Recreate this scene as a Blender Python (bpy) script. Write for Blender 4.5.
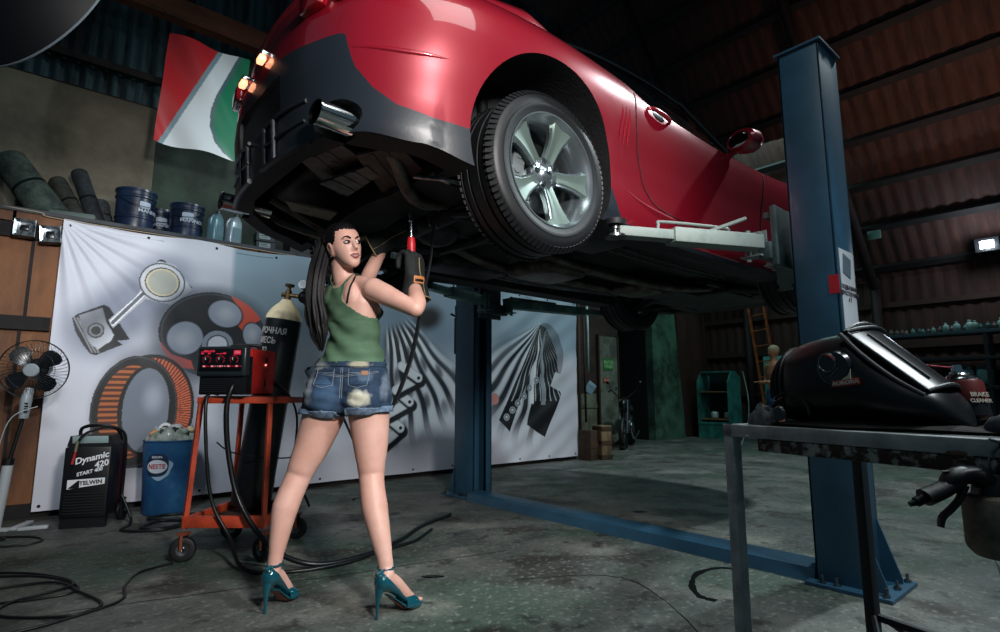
import bpy, bmesh, math, random
from math import sin, cos, pi, radians as R
from mathutils import Vector as V, Matrix as M, Euler
from mathutils.bvhtree import BVHTree
import numpy as np
random.seed(7)
sc = bpy.context.scene
for o in list(bpy.data.objects): bpy.data.objects.remove(o)
col = sc.collection
VIEW = R(40.6)                       # heading of the photographer, clockwise from +Y

# ---------------------------------------------------------------- camera, sky, lights, exposure
cd = bpy.data.cameras.new('camera'); cam = bpy.data.objects.new('camera', cd); col.objects.link(cam)
cam.location = (0, 0, .87); cam.rotation_euler = (R(98.1), 0, -VIEW)
cd.sensor_width = 36; cd.lens = 20.16; cd.clip_start = .05; cd.clip_end = 200
sc.camera = cam
w = bpy.data.worlds.new('world'); sc.world = w; w.use_nodes = True
w.node_tree.nodes['Background'].inputs[0].default_value = (.10, .20, .26, 1)
w.node_tree.nodes['Background'].inputs[1].default_value = .30
vs = sc.view_settings; vs.view_transform = 'Standard'; vs.look = 'None'; vs.gamma = 1; vs.use_curve_mapping = False
vs.exposure = 0.0

def as_part(root, main, parent):
    '''turn a group under an Empty into one part: the named mesh carries its siblings'''
    kids = children(root); mn = [k for k in kids if k.name.split('.')[0] == main][0]
    for k in kids:
        if k is not mn: k.parent = mn
    mn.name = root.name.split('.')[0]; mn.parent = parent
    mn.location = root.location-parent.location; mn.rotation_euler = root.rotation_euler
    if 'label' in root: mn['label'] = root['label']
    bpy.data.objects.remove(root); return mn
def light(name, kind, loc, target, power, color, size=.5, size_y=None, spot=None, blend=.5):
    d = bpy.data.lights.new(name, kind); d.energy = power; d.color = color
    if kind == 'AREA':
        d.size = size
        if size_y: d.shape = 'RECTANGLE'; d.size_y = size_y
    else: d.shadow_soft_size = size
    if spot: d.spot_size = R(spot); d.spot_blend = blend
    o = bpy.data.objects.new(name, d); col.objects.link(o); o.location = loc
    o.rotation_euler = (V(target)-V(loc)).to_track_quat('-Z', 'Y').to_euler()
    return o
light('key_softbox', 'SPOT', (.55, -.95, 2.5), (1.46, 2.28, 1.72), 560, (1, .95, .92), .22, spot=64, blend=.55)
light('wall_strobe', 'SPOT', (.10, 3.0, 2.15), (1.3, 5.3, 1.4), 120, (.86, .92, 1), .22, spot=100, blend=.9)
light('hall_overhead', 'SPOT', (6.2, .6, 5.6), (4.6, 3.0, 0), 850, (.80, .92, .95), .12, spot=120, blend=.8)
light('table_fill', 'SPOT', (2.6, -1.6, 4.2), (2.1, .75, 1.0), 520, (.86, .95, 1), .25, spot=42, blend=.6)  # fill light added to brighten the table and right column
light('far_floor_overhead', 'AREA', (9.5, 4.5, 5.5), (9.5, 4.8, 0), 60, (.45, .85, .85), 1.5)
light('roof_uplight', 'SPOT', (7.6, -.4, 2.3), (9.9, 1.7, 5.6), 300, (1, .62, .46), .3, spot=56, blend=1)
light('floor_fill', 'AREA', (1.2, .2, 3.9), (1.2, 2.2, 0), 24, (.85, .95, .92), 1.2)
light('ledge_strobe', 'SPOT', (2.2, 4.2, 3.3), (.3, 6.0, 3.0), 40, (.8, .88, .9), .2, spot=110, blend=.9)

# ---------------------------------------------------------------- materials
def lin(h):
    c = [int(h[i:i+2], 16)/255 for i in (0, 2, 4)]
    return tuple((x/12.92 if x <= .04045 else ((x+.055)/1.055)**2.4) for x in c)+(1,)
MC = {}
def mat(name, c, rough=.5, metal=0, c2=None, scale=8, lo=.4, hi=.6, bump=0, bscale=60, coat=0, emit=0, alpha=1, trans=0, attr=None, stretch=None, detail=6):
    if name in MC: return MC[name]
    m = bpy.data.materials.new(name); m.use_nodes = True; nt = m.node_tree; b = nt.nodes['Principled BSDF']
    if isinstance(c, str): c = lin(c)
    b.inputs['Base Color'].default_value = c; b.inputs['Roughness'].default_value = rough; b.inputs['Metallic'].default_value = metal
    b.inputs['Coat Weight'].default_value = coat; b.inputs['Coat Roughness'].default_value = .04
    tc = nt.nodes.new('ShaderNodeTexCoord'); src = tc.outputs['Object']
    if stretch:
        mp = nt.nodes.new('ShaderNodeMapping'); mp.inputs['Scale'].default_value = stretch; nt.links.new(src, mp.inputs['Vector']); src = mp.outputs[0]
    if c2 is not None or attr:
        if c2 is not None and isinstance(c2, str): c2 = lin(c2)
        mx = nt.nodes.new('ShaderNodeMix'); mx.data_type = 'RGBA'; mx.inputs['A'].default_value = c
        if attr:
            at = nt.nodes.new('ShaderNodeAttribute'); at.attribute_name = attr
            nt.links.new(at.outputs['Color'], b.inputs['Base Color'])
            if c2 is not None: nt.links.new(at.outputs['Color'], mx.inputs['A'])
        if c2 is not None:
            n = nt.nodes.new('ShaderNodeTexNoise'); n.inputs['Scale'].default_value = scale; n.inputs['Detail'].default_value = detail; n.inputs['Roughness'].default_value = .65
            nt.links.new(src, n.inputs['Vector'])
            rp = nt.nodes.new('ShaderNodeMapRange'); rp.inputs['From Min'].default_value = lo; rp.inputs['From Max'].default_value = hi
            nt.links.new(n.outputs['Fac'], rp.inputs['Value']); nt.links.new(rp.outputs[0], mx.inputs['Factor'])
            mx.inputs['B'].default_value = c2; nt.links.new(mx.outputs['Result'], b.inputs['Base Color'])
    if bump:
        n2 = nt.nodes.new('ShaderNodeTexNoise'); n2.inputs['Scale'].default_value = bscale; n2.inputs['Detail'].default_value = 5
        nt.links.new(src, n2.inputs['Vector'])
        bp = nt.nodes.new('ShaderNodeBump'); bp.inputs['Strength'].default_value = bump; bp.inputs['Distance'].default_value = .01
        nt.links.new(n2.outputs['Fac'], bp.inputs['Height']); nt.links.new(bp.outputs[0], b.inputs['Normal'])
    if emit:
        b.inputs['Emission Color'].default_value = c; b.inputs['Emission Strength'].default_value = emit
    if trans: b.inputs['Transmission Weight'].default_value = trans
    if alpha < 1: b.inputs['Alpha'].default_value = alpha
    MC[name] = m; return m

black = mat('black_plastic', '0b0c0f', .42, bump=.05)
rubber = mat('black_rubber', '101114', .55, bump=.1, bscale=120)
steel = mat('steel', '8a8f93', .32, 1, c2='5b6063', scale=20)
chrome = mat('chrome', 'c8ccd0', .12, 1)
darkmetal = mat('dark_metal', '1b1e20', .5, .7, c2='0c0d0e', scale=14, bump=.2)
white = mat('white_paint', 'cfd2d4', .45)
glass = mat('clear_plastic', 'dfe8ea', .08, trans=.9, alpha=.25)

# ---------------------------------------------------------------- mesh builder
def crom(pts, n=6, closed=False):
    P = [V(p) for p in pts]; out = []; L = len(P)
    if L < 3: return P
    rng = range(L if closed else L-1)
    for i in rng:
        if closed: a, b, c, d = P[(i-1) % L], P[i], P[(i+1) % L], P[(i+2) % L]
        else: a, b, c, d = P[max(i-1, 0)], P[i], P[i+1], P[min(i+2, L-1)]
        for k in range(n):
            t = k/n
            out.append(.5*((2*b)+(c-a)*t+(2*a-5*b+4*c-d)*t*t+(3*b-a-3*c+d)*t**3))
    if not closed: out.append(P[-1])
    return out
class MB:
    def __init__(s): s.bm = bmesh.new(); s.mi = 0
    def m(s, i): s.mi = i; return s
    def _f(s, vs):
        try: f = s.bm.faces.new(vs); f.material_index = s.mi; f.smooth = True
        except ValueError: pass
    def box(s, c, d, rot=None, bev=0, seg=2):
        r = bmesh.ops.create_cube(s.bm, size=1); vs = r['verts']
        bmesh.ops.scale(s.bm, vec=d, verts=vs)
        fs = {f for v in vs for f in v.link_faces}
        for f in fs: f.material_index = s.mi
        if bev:
            es = {e for v in vs for e in v.link_edges}
            rr = bmesh.ops.bevel(s.bm, geom=list(es), offset=bev, segments=seg, affect='EDGES', profile=.5)
            vs = list({v for f in rr['faces'] for v in f.verts} | {v for v in vs if v.is_valid})
            for v in vs:
                for f in v.link_faces: f.material_index = s.mi
        mm = M.Translation(V(c))
        if rot: mm = mm @ Euler([R(a) for a in rot]).to_matrix().to_4x4()
        bmesh.ops.transform(s.bm, matrix=mm, verts=vs); return s
    def loft(s, rings, closed=True, caps=True):
        vr = [[s.bm.verts.new(p) for p in r] for r in rings]; n = len(rings[0])
        for a, b in zip(vr, vr[1:]):
            for i in range(n if closed else n-1):
                j = (i+1) % n; s._f([a[i], a[j], b[j], b[i]])
        if caps and closed: s._f(vr[0][::-1]); s._f(vr[-1])
        return s
    def tube(s, pts, r, n=8, sm=0, flat=1.0, caps=True, up=None):
        P = crom(pts, sm) if sm else [V(p) for p in pts]
        L = len(P)
        if callable(r): rr = [r(i/(L-1)) for i in range(L)]
        elif isinstance(r, (list, tuple)):
            k = len(r)-1; rr = []
            for i in range(L):
                t = i/(L-1)*k; a = min(int(t), k-1); f = t-a; rr.append(r[a]*(1-f)+r[a+1]*f)
        else: rr = [r]*L
        t0 = (P[1]-P[0]).normalized(); u = V(up) if up else (V((0, 0, 1)) if abs(t0.z) < .9 else V((1, 0, 0)))
        u = (u-t0*u.dot(t0)).normalized(); rings = []
        for i in range(L):
            t = (P[min(i+1, L-1)]-P[max(i-1, 0)])
            if t.length < 1e-9: t = t0
            t.normalize(); u = (u-t*u.dot(t))
            if u.length < 1e-6: u = t.orthogonal()
            u.normalize(); b = t.cross(u)
            rings.append([P[i]+(u*cos(2*pi*k/n)*flat+b*sin(2*pi*k/n))*rr[i] for k in range(n)])
        return s.loft(rings, True, caps)
    def cyl(s, a, b, r, r2=None, n=20): return s.tube([a, b], [r, r if r2 is None else r2], n)
    def lathe(s, prof, mtx=None, n=32, a0=0, a1=2*pi):
        full = abs(a1-a0-2*pi) < 1e-6; mtx = mtx or M()
        k = n if full else n+1
        rings = [[mtx @ V((p[0]*cos(a0+(a1-a0)*i/n), p[0]*sin(a0+(a1-a0)*i/n), p[1])) for i in range(k)] for p in prof]
        return s.loft(rings, full, False)
    def ball(s, c, r, n=16, mtx=None):
        r = (r, r, r) if isinstance(r, (int, float)) else r
        q = bmesh.ops.create_uvsphere(s.bm, u_segments=n, v_segments=max(6, n//2+2), radius=1)['verts']
        mm = M.Translation(V(c)) @ (mtx or M()) @ M.Diagonal((*r, 1))
        bmesh.ops.transform(s.bm, matrix=mm, verts=q)
        for v in q:
            for f in v.link_faces: f.material_index = s.mi; f.smooth = True
        return s
    def prism(s, poly, axis, a, b, mtx=None):
        """poly of 2D points pushed along an axis from a to b"""
        def mk(p, h): return {'x': V((h, p[0], p[1])), 'y': V((p[0], h, p[1])), 'z': V((p[0], p[1], h))}[axis]
        mtx = mtx or M()
        A = [s.bm.verts.new(mtx @ mk(p, a)) for p in poly]; B = [s.bm.verts.new(mtx @ mk(p, b)) for p in poly]
        n = len(poly)
        for i in range(n):
            try:
                f = s.bm.faces.new([A[i], A[(i+1) % n], B[(i+1) % n], B[i]]); f.material_index = s.mi
            except ValueError: pass
        for q in (A[::-1], B):
            f = s.bm.faces.new(q); f.material_index = s.mi
        return s
    def mesh(s, name):
        bmesh.ops.recalc_face_normals(s.bm, faces=s.bm.faces[:])
        me = bpy.data.meshes.new(name); s.bm.to_mesh(me); s.bm.free(); return me
    def build(s, name, mats, parent=None, auto=40):
        me = s.mesh(name); return link(name, me, mats, parent, auto)
def link(name, me, mats, parent=None, auto=40):
    o = bpy.data.objects.new(name, me); col.objects.link(o)
    for m in (mats if isinstance(mats, (list, tuple)) else [mats]): me.materials.append(m)
    if auto:
        bm = bmesh.new(); bm.from_mesh(me)
        for f in bm.faces: f.smooth = True
        for e in bm.edges:
            if len(e.link_faces) == 2: e.smooth = e.calc_face_angle(0) < R(auto)
        bm.to_mesh(me); bm.free()
    if parent: o.parent = parent
    return o
def tag(o, label=None, cat=None, group=None, kind=None):
    if label: o['label'] = label
    if cat: o['category'] = cat
    if group: o['group'] = group
    if kind: o['kind'] = kind
    return o
def thing(name, loc, label, cat, rz=0, group=None, rot=None):
    o = bpy.data.objects.new(name, None); col.objects.link(o); o.empty_display_size = .1
    o.location = loc; o.rotation_euler = rot if rot else (0, 0, rz)
    return tag(o, label, cat, group)
def children(o): return [c for c in bpy.data.objects if c.parent == o]
def dup(o, parent=None):
    c = o.copy(); col.objects.link(c)
    if parent: c.parent = parent
    for ch in children(o): dup(ch, c)
    return c
def struct(name, mb, m, auto=0):
    return tag(mb.build(name, m, None, auto), kind='structure')
def text(name, body, size, m, parent, loc, rot, depth=.0008, shear=0, sx=1, label=None, align='CENTER', bold=0):
    c = bpy.data.curves.new(name, 'FONT'); c.body = body; c.size = size; c.extrude = depth; c.shear = shear; c.offset = bold
    c.align_x = align; c.align_y = 'CENTER'; c.resolution_u = 3
    t = bpy.data.objects.new(name, c); col.objects.link(t)
    dg = bpy.context.evaluated_depsgraph_get(); me = bpy.data.meshes.new_from_object(t.evaluated_get(dg))
    bpy.data.objects.remove(t)
    o = bpy.data.objects.new(name, me); col.objects.link(o); me.materials.clear(); me.materials.append(m)
    o.location = loc; o.rotation_euler = [R(a) for a in rot]; o.scale = (sx, 1, 1)
    if parent: o.parent = parent
    if label: o['label'] = label
    return o
def evalmesh(me, mods):
    """run modifiers over a mesh, return the resulting mesh"""
    o = bpy.data.objects.new('tmp', me); col.objects.link(o)
    for kind, kw in mods:
        md = o.modifiers.new(kind, kind)
        for k, v in kw.items(): setattr(md, k, v)
    dg = bpy.context.evaluated_depsgraph_get(); r = bpy.data.meshes.new_from_object(o.evaluated_get(dg))
    bpy.data.objects.remove(o); return r
def boolean(me, cutters):
    o = bpy.data.objects.new('tmp', me); col.objects.link(o); tmp = []
    for c in cutters:
        q = bpy.data.objects.new('cut', c); col.objects.link(q); tmp.append(q)
        md = o.modifiers.new('b', 'BOOLEAN'); md.operation = 'DIFFERENCE'; md.solver = 'EXACT'; md.object = q
    dg = bpy.context.evaluated_depsgraph_get(); r = bpy.data.meshes.new_from_object(o.evaluated_get(dg))
    for q in tmp+[o]: bpy.data.objects.remove(q)
    return r
def grid_cloth(name, nx, ny, fn, colfn, m, parent=None):
    """printed cloth: fn(u,v)->(n,3) positions, colfn(u,v)->(n,3) linear vertex colours"""
    u, v = np.meshgrid(np.linspace(0, 1, nx+1), np.linspace(0, 1, ny+1)); u = u.ravel(); v = v.ravel()
    P = fn(u, v); C = colfn(u, v)
    me = bpy.data.meshes.new(name)
    i = np.arange(nx*ny); a = (i//nx)*(nx+1)+i % nx
    F = np.stack([a, a+1, a+nx+2, a+nx+1], 1)
    me.vertices.add(len(P)); me.vertices.foreach_set('co', P.astype('f').ravel())
    me.loops.add(F.size); me.loops.foreach_set('vertex_index', F.astype('i').ravel())
    me.polygons.add(len(F)); me.polygons.foreach_set('loop_start', np.arange(0, F.size, 4, dtype='i'))
    me.polygons.foreach_set('use_smooth', np.ones(len(F), dtype=bool))
    me.update(calc_edges=True)
    at = me.color_attributes.new('print', 'FLOAT_COLOR', 'POINT')
    at.data.foreach_set('color', np.concatenate([C, np.ones((len(C), 1))], 1).astype('f').ravel())
    o = bpy.data.objects.new(name, me); col.objects.link(o); me.materials.append(m)
    if parent: o.parent = parent
    return o
def W(lat, fwd, z=0):                # a spot given as metres right of / ahead of the photographer
    return V((lat*cos(VIEW)+fwd*sin(VIEW), -lat*sin(VIEW)+fwd*cos(VIEW), z))
# ================================================================ SETTING
concrete = mat('floor_concrete', '6a6b66', .72, c2='434a46', scale=1.6, lo=.38, hi=.62, bump=.7, bscale=18, detail=10)
nt = concrete.node_tree; b = nt.nodes['Principled BSDF']
tc = nt.nodes.new('ShaderNodeTexCoord')
def noise_mask(scale, lo, hi, seed=0, det=6):
    mp = nt.nodes.new('ShaderNodeMapping'); mp.inputs['Location'].default_value = (seed, seed*.7, 0); nt.links.new(tc.outputs['Object'], mp.inputs[0])
    n = nt.nodes.new('ShaderNodeTexNoise'); n.inputs['Scale'].default_value = scale; n.inputs['Detail'].default_value = det; nt.links.new(mp.outputs[0], n.inputs[0])
    r = nt.nodes.new('ShaderNodeMapRange'); r.inputs['From Min'].default_value = lo; r.inputs['From Max'].default_value = hi; nt.links.new(n.outputs['Fac'], r.inputs[0]); return r.outputs[0]
prev = b.inputs['Base Color'].links[0].from_socket
for sc_, lo, hi, sd, cc, amt in ((.8, .48, .60, 3, '33493c', .75), (2.2, .54, .64, 9, '26211c', .8), (1.5, .56, .68, 17, '85857c', .8), (7, .57, .66, 23, '1d1b18', .7), (34, .56, .66, 31, '8f9088', .45), (60, .56, .64, 41, '22221f', .5)):
    mx = nt.nodes.new('ShaderNodeMix'); mx.data_type = 'RGBA'; mk = noise_mask(sc_, lo, hi, sd)
    mul = nt.nodes.new('ShaderNodeMath'); mul.operation = 'MULTIPLY'; mul.inputs[1].default_value = amt; nt.links.new(mk, mul.inputs[0])
    nt.links.new(mul.outputs[0], mx.inputs['Factor']); nt.links.new(prev, mx.inputs['A']); mx.inputs['B'].default_value = lin(cc); prev = mx.outputs['Result']
nt.links.new(prev, b.inputs['Base Color'])
rr = nt.nodes.new('ShaderNodeMapRange'); rr.inputs['To Min'].default_value = .45; rr.inputs['To Max'].default_value = .85
nt.links.new(noise_mask(3, .35, .65, 5), rr.inputs[0]); nt.links.new(rr.outputs[0], b.inputs['Roughness'])
struct('floor', MB().box((4, 1, -.05), (18, 14, .1)), concrete)
# slab joints and cracks, thin dark seams let into the floor
crack = mat('joint_tar', '0a0a0a', .8)
def seam(pts, wd=.008):
    mb = MB()
    P = crom([(*p, 0) for p in pts], 8)
    L = []
    for i, p in enumerate(P):
        t = (P[min(i+1, len(P)-1)]-P[max(i-1, 0)]).normalized(); n = V((-t.y, t.x, 0))
        j = (random.random()-.5)*.012; k = wd*(.5+random.random())
        L.append((p+n*(j-k/2)+V((0, 0, .0012)), p+n*(j+k/2)+V((0, 0, .0012))))
    for (a, b_), (c, d) in zip(L, L[1:]):
        mb._f([mb.bm.verts.new(q) for q in (a, c, d, b_)])
    return mb
struct('trim_1', seam([(1.9, 2.1), (2.3, 1.7), (2.9, 1.2), (1.6, .9)][:2]+[(1.55, .62)]), crack)
struct('trim_2', seam([(.2, 3.0), (1.0, 2.78), (2.2, 2.5)], .006), crack)
struct('trim_3', seam([(1.9, -.4), (2.2, .1), (2.75, .35), (4.2, .7)], .01), crack)
# lower plank wall with the ledge on top
plank = mat('wall_planks', '7a4f33', .75, c2='4b2f20', scale=5, lo=.35, hi=.65, bump=.3, stretch=(1, 1, .35))
struct('wall_left', MB().box((2.55, 5.55, 1.08), (6.9, .3, 2.16)), mat('partition_board', '8c5a33', .7, c2='55331d', scale=2.2, lo=.35, hi=.65, bump=.25, stretch=(1, 1, .4)))
mb = MB()
for i in range(24):
    x = -.85+i*.29; z = 2.19+random.uniform(-.008, .012)
    mb.box((x, 5.375, z), (.27, .05, .085+random.uniform(-.01, .02)), rot=(0, random.uniform(-1, 1), 0))
struct('trim_4', mb, plank)
struct('trim_5', MB().box((2.55, 5.38, 2.235), (6.9, .10, .03)).box((2.55, 5.7, 2.235), (6.9, .6, .03)), mat('ledge_board', '2a2f38', .6, c2='14171c', scale=6))
darkbeam = mat('dark_beam', '1c1413', .8, c2='0e0a0a', scale=4, bump=.3)
struct('trim_6', MB().box((-.35, 5.385, 2.085), (1.0, .05, .11)).box((-.35, 5.385, 1.40), (1.0, .05, .10)), darkbeam)
struct('trim_7', MB().box((.0, 5.395, 1.74), (.02, .03, .58)).box((-.02, 5.395, .7), (.02, .03, 1.3)).box((2.9, 5.39, .05), (6.2, .04, .1)), darkbeam)
# upper concrete wall
conc = mat('upper_concrete', '77705f', .85, c2='45443a', scale=1.4, lo=.35, hi=.68, bump=.35, bscale=9)
struct('wall_upper_left', MB().box((-1.0, 6.1, 2.85), (3.6, .2, 1.5)), conc)
struct('wall_upper_right', MB().box((3.3, 6.16, 2.85), (5.0, .2, 1.5)), mat('upper_concrete_green', '33453a', .85, c2='222b26', scale=1.8, bump=.3))
# corrugated sheet above it
def corrugated(x0, x1, z0, z1, y, step=.11):
    mb = MB(); n = int((x1-x0)/step*4); rows = []
    for z in (z0, z1): rows.append([V((x0+(x1-x0)*i/n, y-.018*(1 if (i % 4) in (1, 2) else -1), z)) for i in range(n+1)])
    mb.loft(rows, closed=False); return mb
tin = mat('tin_sheet', '3d5a62', .6, .3, c2='141c20', scale=5, lo=.42, hi=.6, stretch=(1, 1, .12), bump=.2)
struct('wall_sheet_left', corrugated(-3, 7, 3.5, 7.5, 6.35), tin)
oldwood = mat('old_timber', '6b3a20', .75, c2='3c2013', scale=6, lo=.3, hi=.7, stretch=(.3, 1, 1), bump=.3)
struct('trim_8', MB().box((2.0, 5.95, 4.66), (5.4, .12, .22)), oldwood)
struct('trim_9', MB().box((1.5, 6.2, 3.62), (9, .16, .1)).box((1.5, 6.22, 4.0), (9, .06, .07)), mat('sill_timber', '2e2420', .8, c2='161210', scale=5))
struct('trim_10', MB().tube([(-.5, 6.2, 3.75), (.7, 6.1, 5.2)], .06, 4), darkbeam)
# recess with door and dark passage, then green pillar
brown = mat('recess_brown', '3b2a20', .8, c2='241914', scale=3, bump=.2)
struct('wall_recess', MB().box((7.3, 6.7, 1.7), (2.6, .2, 3.4)).box((6.05, 6.1, 1.7), (.1, 1.2, 3.4)).box((9.1, 6.7, 3.2), (1.0, .2, .6)), brown)
struct('wall_passage', MB().box((9.1, 7.6, 1.6), (1.2, .1, 3.2)).box((8.58, 7.2, 1.6), (.06, 1, 3.2)).box((9.66, 7.2, 1.6), (.06, 1, 3.2)), mat('passage_dark', '0a0c12', .9))
d1 = struct('door_1', MB().box((8.26, 6.58, .98), (.52, .04, 1.95), bev=.004).m(1).box((7.98, 6.575, .98), (.04, .06, 2.0)).box((8.54, 6.575, .98), (.04, .06, 2.0)), [mat('door_paint', '6f7769', .6, c2='4c5046', scale=4), mat('door_frame', '2c2018', .7)])
MB().cyl((8.46, 6.56, 1.02), (8.46, 6.50, 1.02), .012, n=10).cyl((8.46, 6.51, 1.02), (8.38, 6.51, 1.02), .01, n=10).build('door_handle', steel, d1)
gs = MB().box((8.24, 6.552, 1.44), (.26, .012, .2), bev=.003).build('door_sign', mat('sign_green', '2f7d3b', .4), d1, 0)
text('sign_text', 'ВЫХОД\nСЮДА', .075, mat('sign_ink', 'b8e8a8', .4), d1, (8.24, 6.543, 1.44), (90, 0, 0))
MB().box((8.17, 6.552, 1.15), (.17, .01, .09), bev=.002).build('door_plate', mat('plate_red', 'a14a38', .5), d1, 0)
text('plate_text', 'СКЛАД', .04, white, d1, (8.17, 6.545, 1.15), (90, 0, 0))
greenc = mat('pillar_green', '4c7460', .8, c2='1f3529', scale=2.2, lo=.38, hi=.6, bump=.6, bscale=12)
struct('wall_pillar', MB().prism([(9.66, 0), (10.75, 0), (10.45, 3.0), (10.3, 3.4), (9.66, 3.4)], 'y', 6.55, 7.0), greenc)
redboard = mat('red_boards', '4a2a22', .8, c2='281815', scale=4, lo=.35, hi=.7, stretch=(1, 4, .3), bump=.4)
def ribbed(p0, du, dv, nu, m, name, amp=.025):
    p0, du, dv = V(p0), V(du), V(dv); nrm = du.cross(dv).normalized(); mb = MB(); rows = []
    for e in (0, 1): rows.append([p0+du*(i/nu)+dv*e+nrm*(amp if (i % 4) in (1, 2) else 0) for i in range(nu+1)])
    mb.loft(rows, closed=False); return struct(name, mb, m)
ribbed((12, 8, 0), (0, -13, 0), (0, 0, 3), 260, redboard, 'wall_back')
struct('wall_back_left', MB().box((11.4, 6.7, 1.5), (1.3, .1, 3.2)), redboard)
slope = V((-4.2, 0, 5.46))
ribbed((12, 8, 3), (0, -13, 0), slope, 260, redboard, 'ceiling')
ribbed((7.8, 8, 8.46), (0, -13, 0), (-12, 0, 1.2), 130, redboard, 'ceiling_upper')
mb = MB(); nrm = V((-.79, 0, -.61))
for k in range(9):
    c = V((12, 1.5, 3))+slope*((k+.35)/8.6)+nrm*.10
    mb.box(c, (.07, 13, .12), rot=(0, -52, 0))
struct('trim_11', mb, darkbeam)
mb = MB()
for y in (-2.0, .6, 3.2, 5.6):
    a = V((12, y, 2.9))+nrm*.22; mb.tube([a, a+slope], .085, 4)
    mb.tube([(11.8, y, 0), (11.8, y, 3)], .085, 4)
struct('trim_12', mb, mat('rafter_steel', '2e1b18', .7, c2='1a1010', scale=4))
mb = MB()
for z in (.9, 1.75, 2.5): mb.box((11.93, 1.5, z), (.06, 13, .09))
struct('trim_13', mb, mat('girt_timber', '3c251c', .8))
struct('baseboard_back', MB().box((11.9, 1.5, .22), (.1, 13, .44)), mat('plinth_green', '263a32', .8, c2='182420', scale=3))
struct('trim_14', MB().tube([(11.6, -4, 4.05), (11.6, 1.2, 4.0), (11.55, 3.3, 3.7), (11.6, 5, 3.75)], .018, 6, sm=4), mat('conduit', '3e4a4c', .6))
# ================================================================ PRINTED BANNER
BX0, BX1, BZ0, BZ1 = .16, 5.97, .05, 2.2
def ell(X, Z, c, rx, ry, rot=0):
    a = R(rot); dx = X-c[0]; dz = Z-c[1]
    return np.hypot((dx*cos(a)+dz*sin(a))/rx, (-dx*sin(a)+dz*cos(a))/ry)
def inpoly(X, Z, poly):
    r = np.zeros(X.shape, bool); n = len(poly)
    for i in range(n):
        x1, z1 = poly[i]; x2, z2 = poly[(i+1) % n]
        if z1 == z2: continue
        c = ((z1 > Z) != (z2 > Z)) & (X < (x2-x1)*(Z-z1)/(z2-z1)+x1); r ^= c
    return r
def sdist(X, Z, a, b):
    ax, az = a; bx, bz = b; L = (bx-ax)**2+(bz-az)**2
    t = np.clip(((X-ax)*(bx-ax)+(Z-az)*(bz-az))/L, 0, 1); return np.hypot(X-ax-t*(bx-ax), Z-az-t*(bz-az)), t
PIST = [(0.274, 1.455), (0.302, 1.487), (0.461, 1.577), (0.499, 1.566), (0.657, 1.315), (0.57, 1.3), (0.61, 1.272), (0.445, 1.18), (0.409, 1.187), (0.356, 1.257), (0.301, 1.355)]
PBODY = [(0.314, 1.479), (0.456, 1.552), (0.489, 1.444), (0.547, 1.344), (0.533, 1.298), (0.454, 1.225), (0.397, 1.269), (0.342, 1.373)]
PIN = (0.429, 1.371)
ROD = [(0.502, 1.461), (0.669, 1.661), (0.702, 1.744), (0.763, 1.679), (0.687, 1.595), (0.537, 1.397)]
BIG = (0.846, 1.804)
BRK = [(0.695, 1.838), (0.813, 1.961), (0.919, 1.951), (1.047, 1.771), (0.914, 1.641), (0.748, 1.67)]
BOLTS = [(0.829, 1.963), (1.032, 1.776)]
SW = (1.251, 1.393)
H1 = (1.346, 1.586)
H2 = (1.047, 1.353)
H3 = (1.598, 1.411)
SWR1 = [(1.365, 1.776), (1.546, 1.727), (1.682, 1.582), (1.624, 1.542), (1.515, 1.429), (1.446, 1.509), (1.481, 1.616)]
SWR2 = [(0.849, 1.327), (0.945, 1.213), (1.104, 1.163), (1.129, 1.093), (0.981, 1.104), (0.868, 1.21)]
HUB = (1.302, 1.313)
F1 = ((0.8325, 0.753), 0.321, 0.452)
F2 = ((0.735, 0.749), 0.294, 0.44)
F3 = ((0.7010000000000001, 0.748), 0.208, 0.361)
F4 = ((0.808, 0.7575), 0.162, 0.332)
SWE = ((1.2755, 1.396), 0.43, 0.37)
APX = (5.277, 1.851)
CONE = [(5.278, 1.878), (5.505, 1.691), (5.666, 0.879), (5.329, 0.333), (5.024, 0.498), (4.748, 0.422), (4.503, 0.636), (4.207, 0.525), (4.084, 0.82), (4.422, 1.061)]
D1 = [(5.409, 1.753), (5.56, 1.489), (5.646, 0.879), (5.329, 0.333), (5.006, 0.499), (5.156, 1.074)]
D2 = [(5.258, 1.809), (5.41, 1.78), (4.922, 0.879), (4.715, 0.423), (4.535, 0.575)]
CIRC = [(4.666, 0.608), (4.766, 0.692), (4.852, 0.778), (4.957, 0.866), (5.064, 0.969), (5.192, 1.074)]
BX = [(5.554, 1.189), (5.792, 1.113), (5.667, 0.92), (5.434, 0.999)]
SMEAR = (3.475, 1.743)
STK = [(3.055, 1.574), (3.182, 1.473), (3.376, 1.43), (3.537, 1.382), (3.647, 1.365)]
STKE = [(3.656, 0.822), (3.771, 0.596), (3.824, 0.764), (3.836, 0.935), (3.79, 1.141)]
ZIG = [(2.893, 0.336), (3.147, 0.529), (2.963, 0.67), (3.263, 0.802), (3.086, 0.93), (3.359, 1.063), (3.153, 1.189)]
PINK = (4.454, 0.83)
EDGE = 1.377
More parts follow.
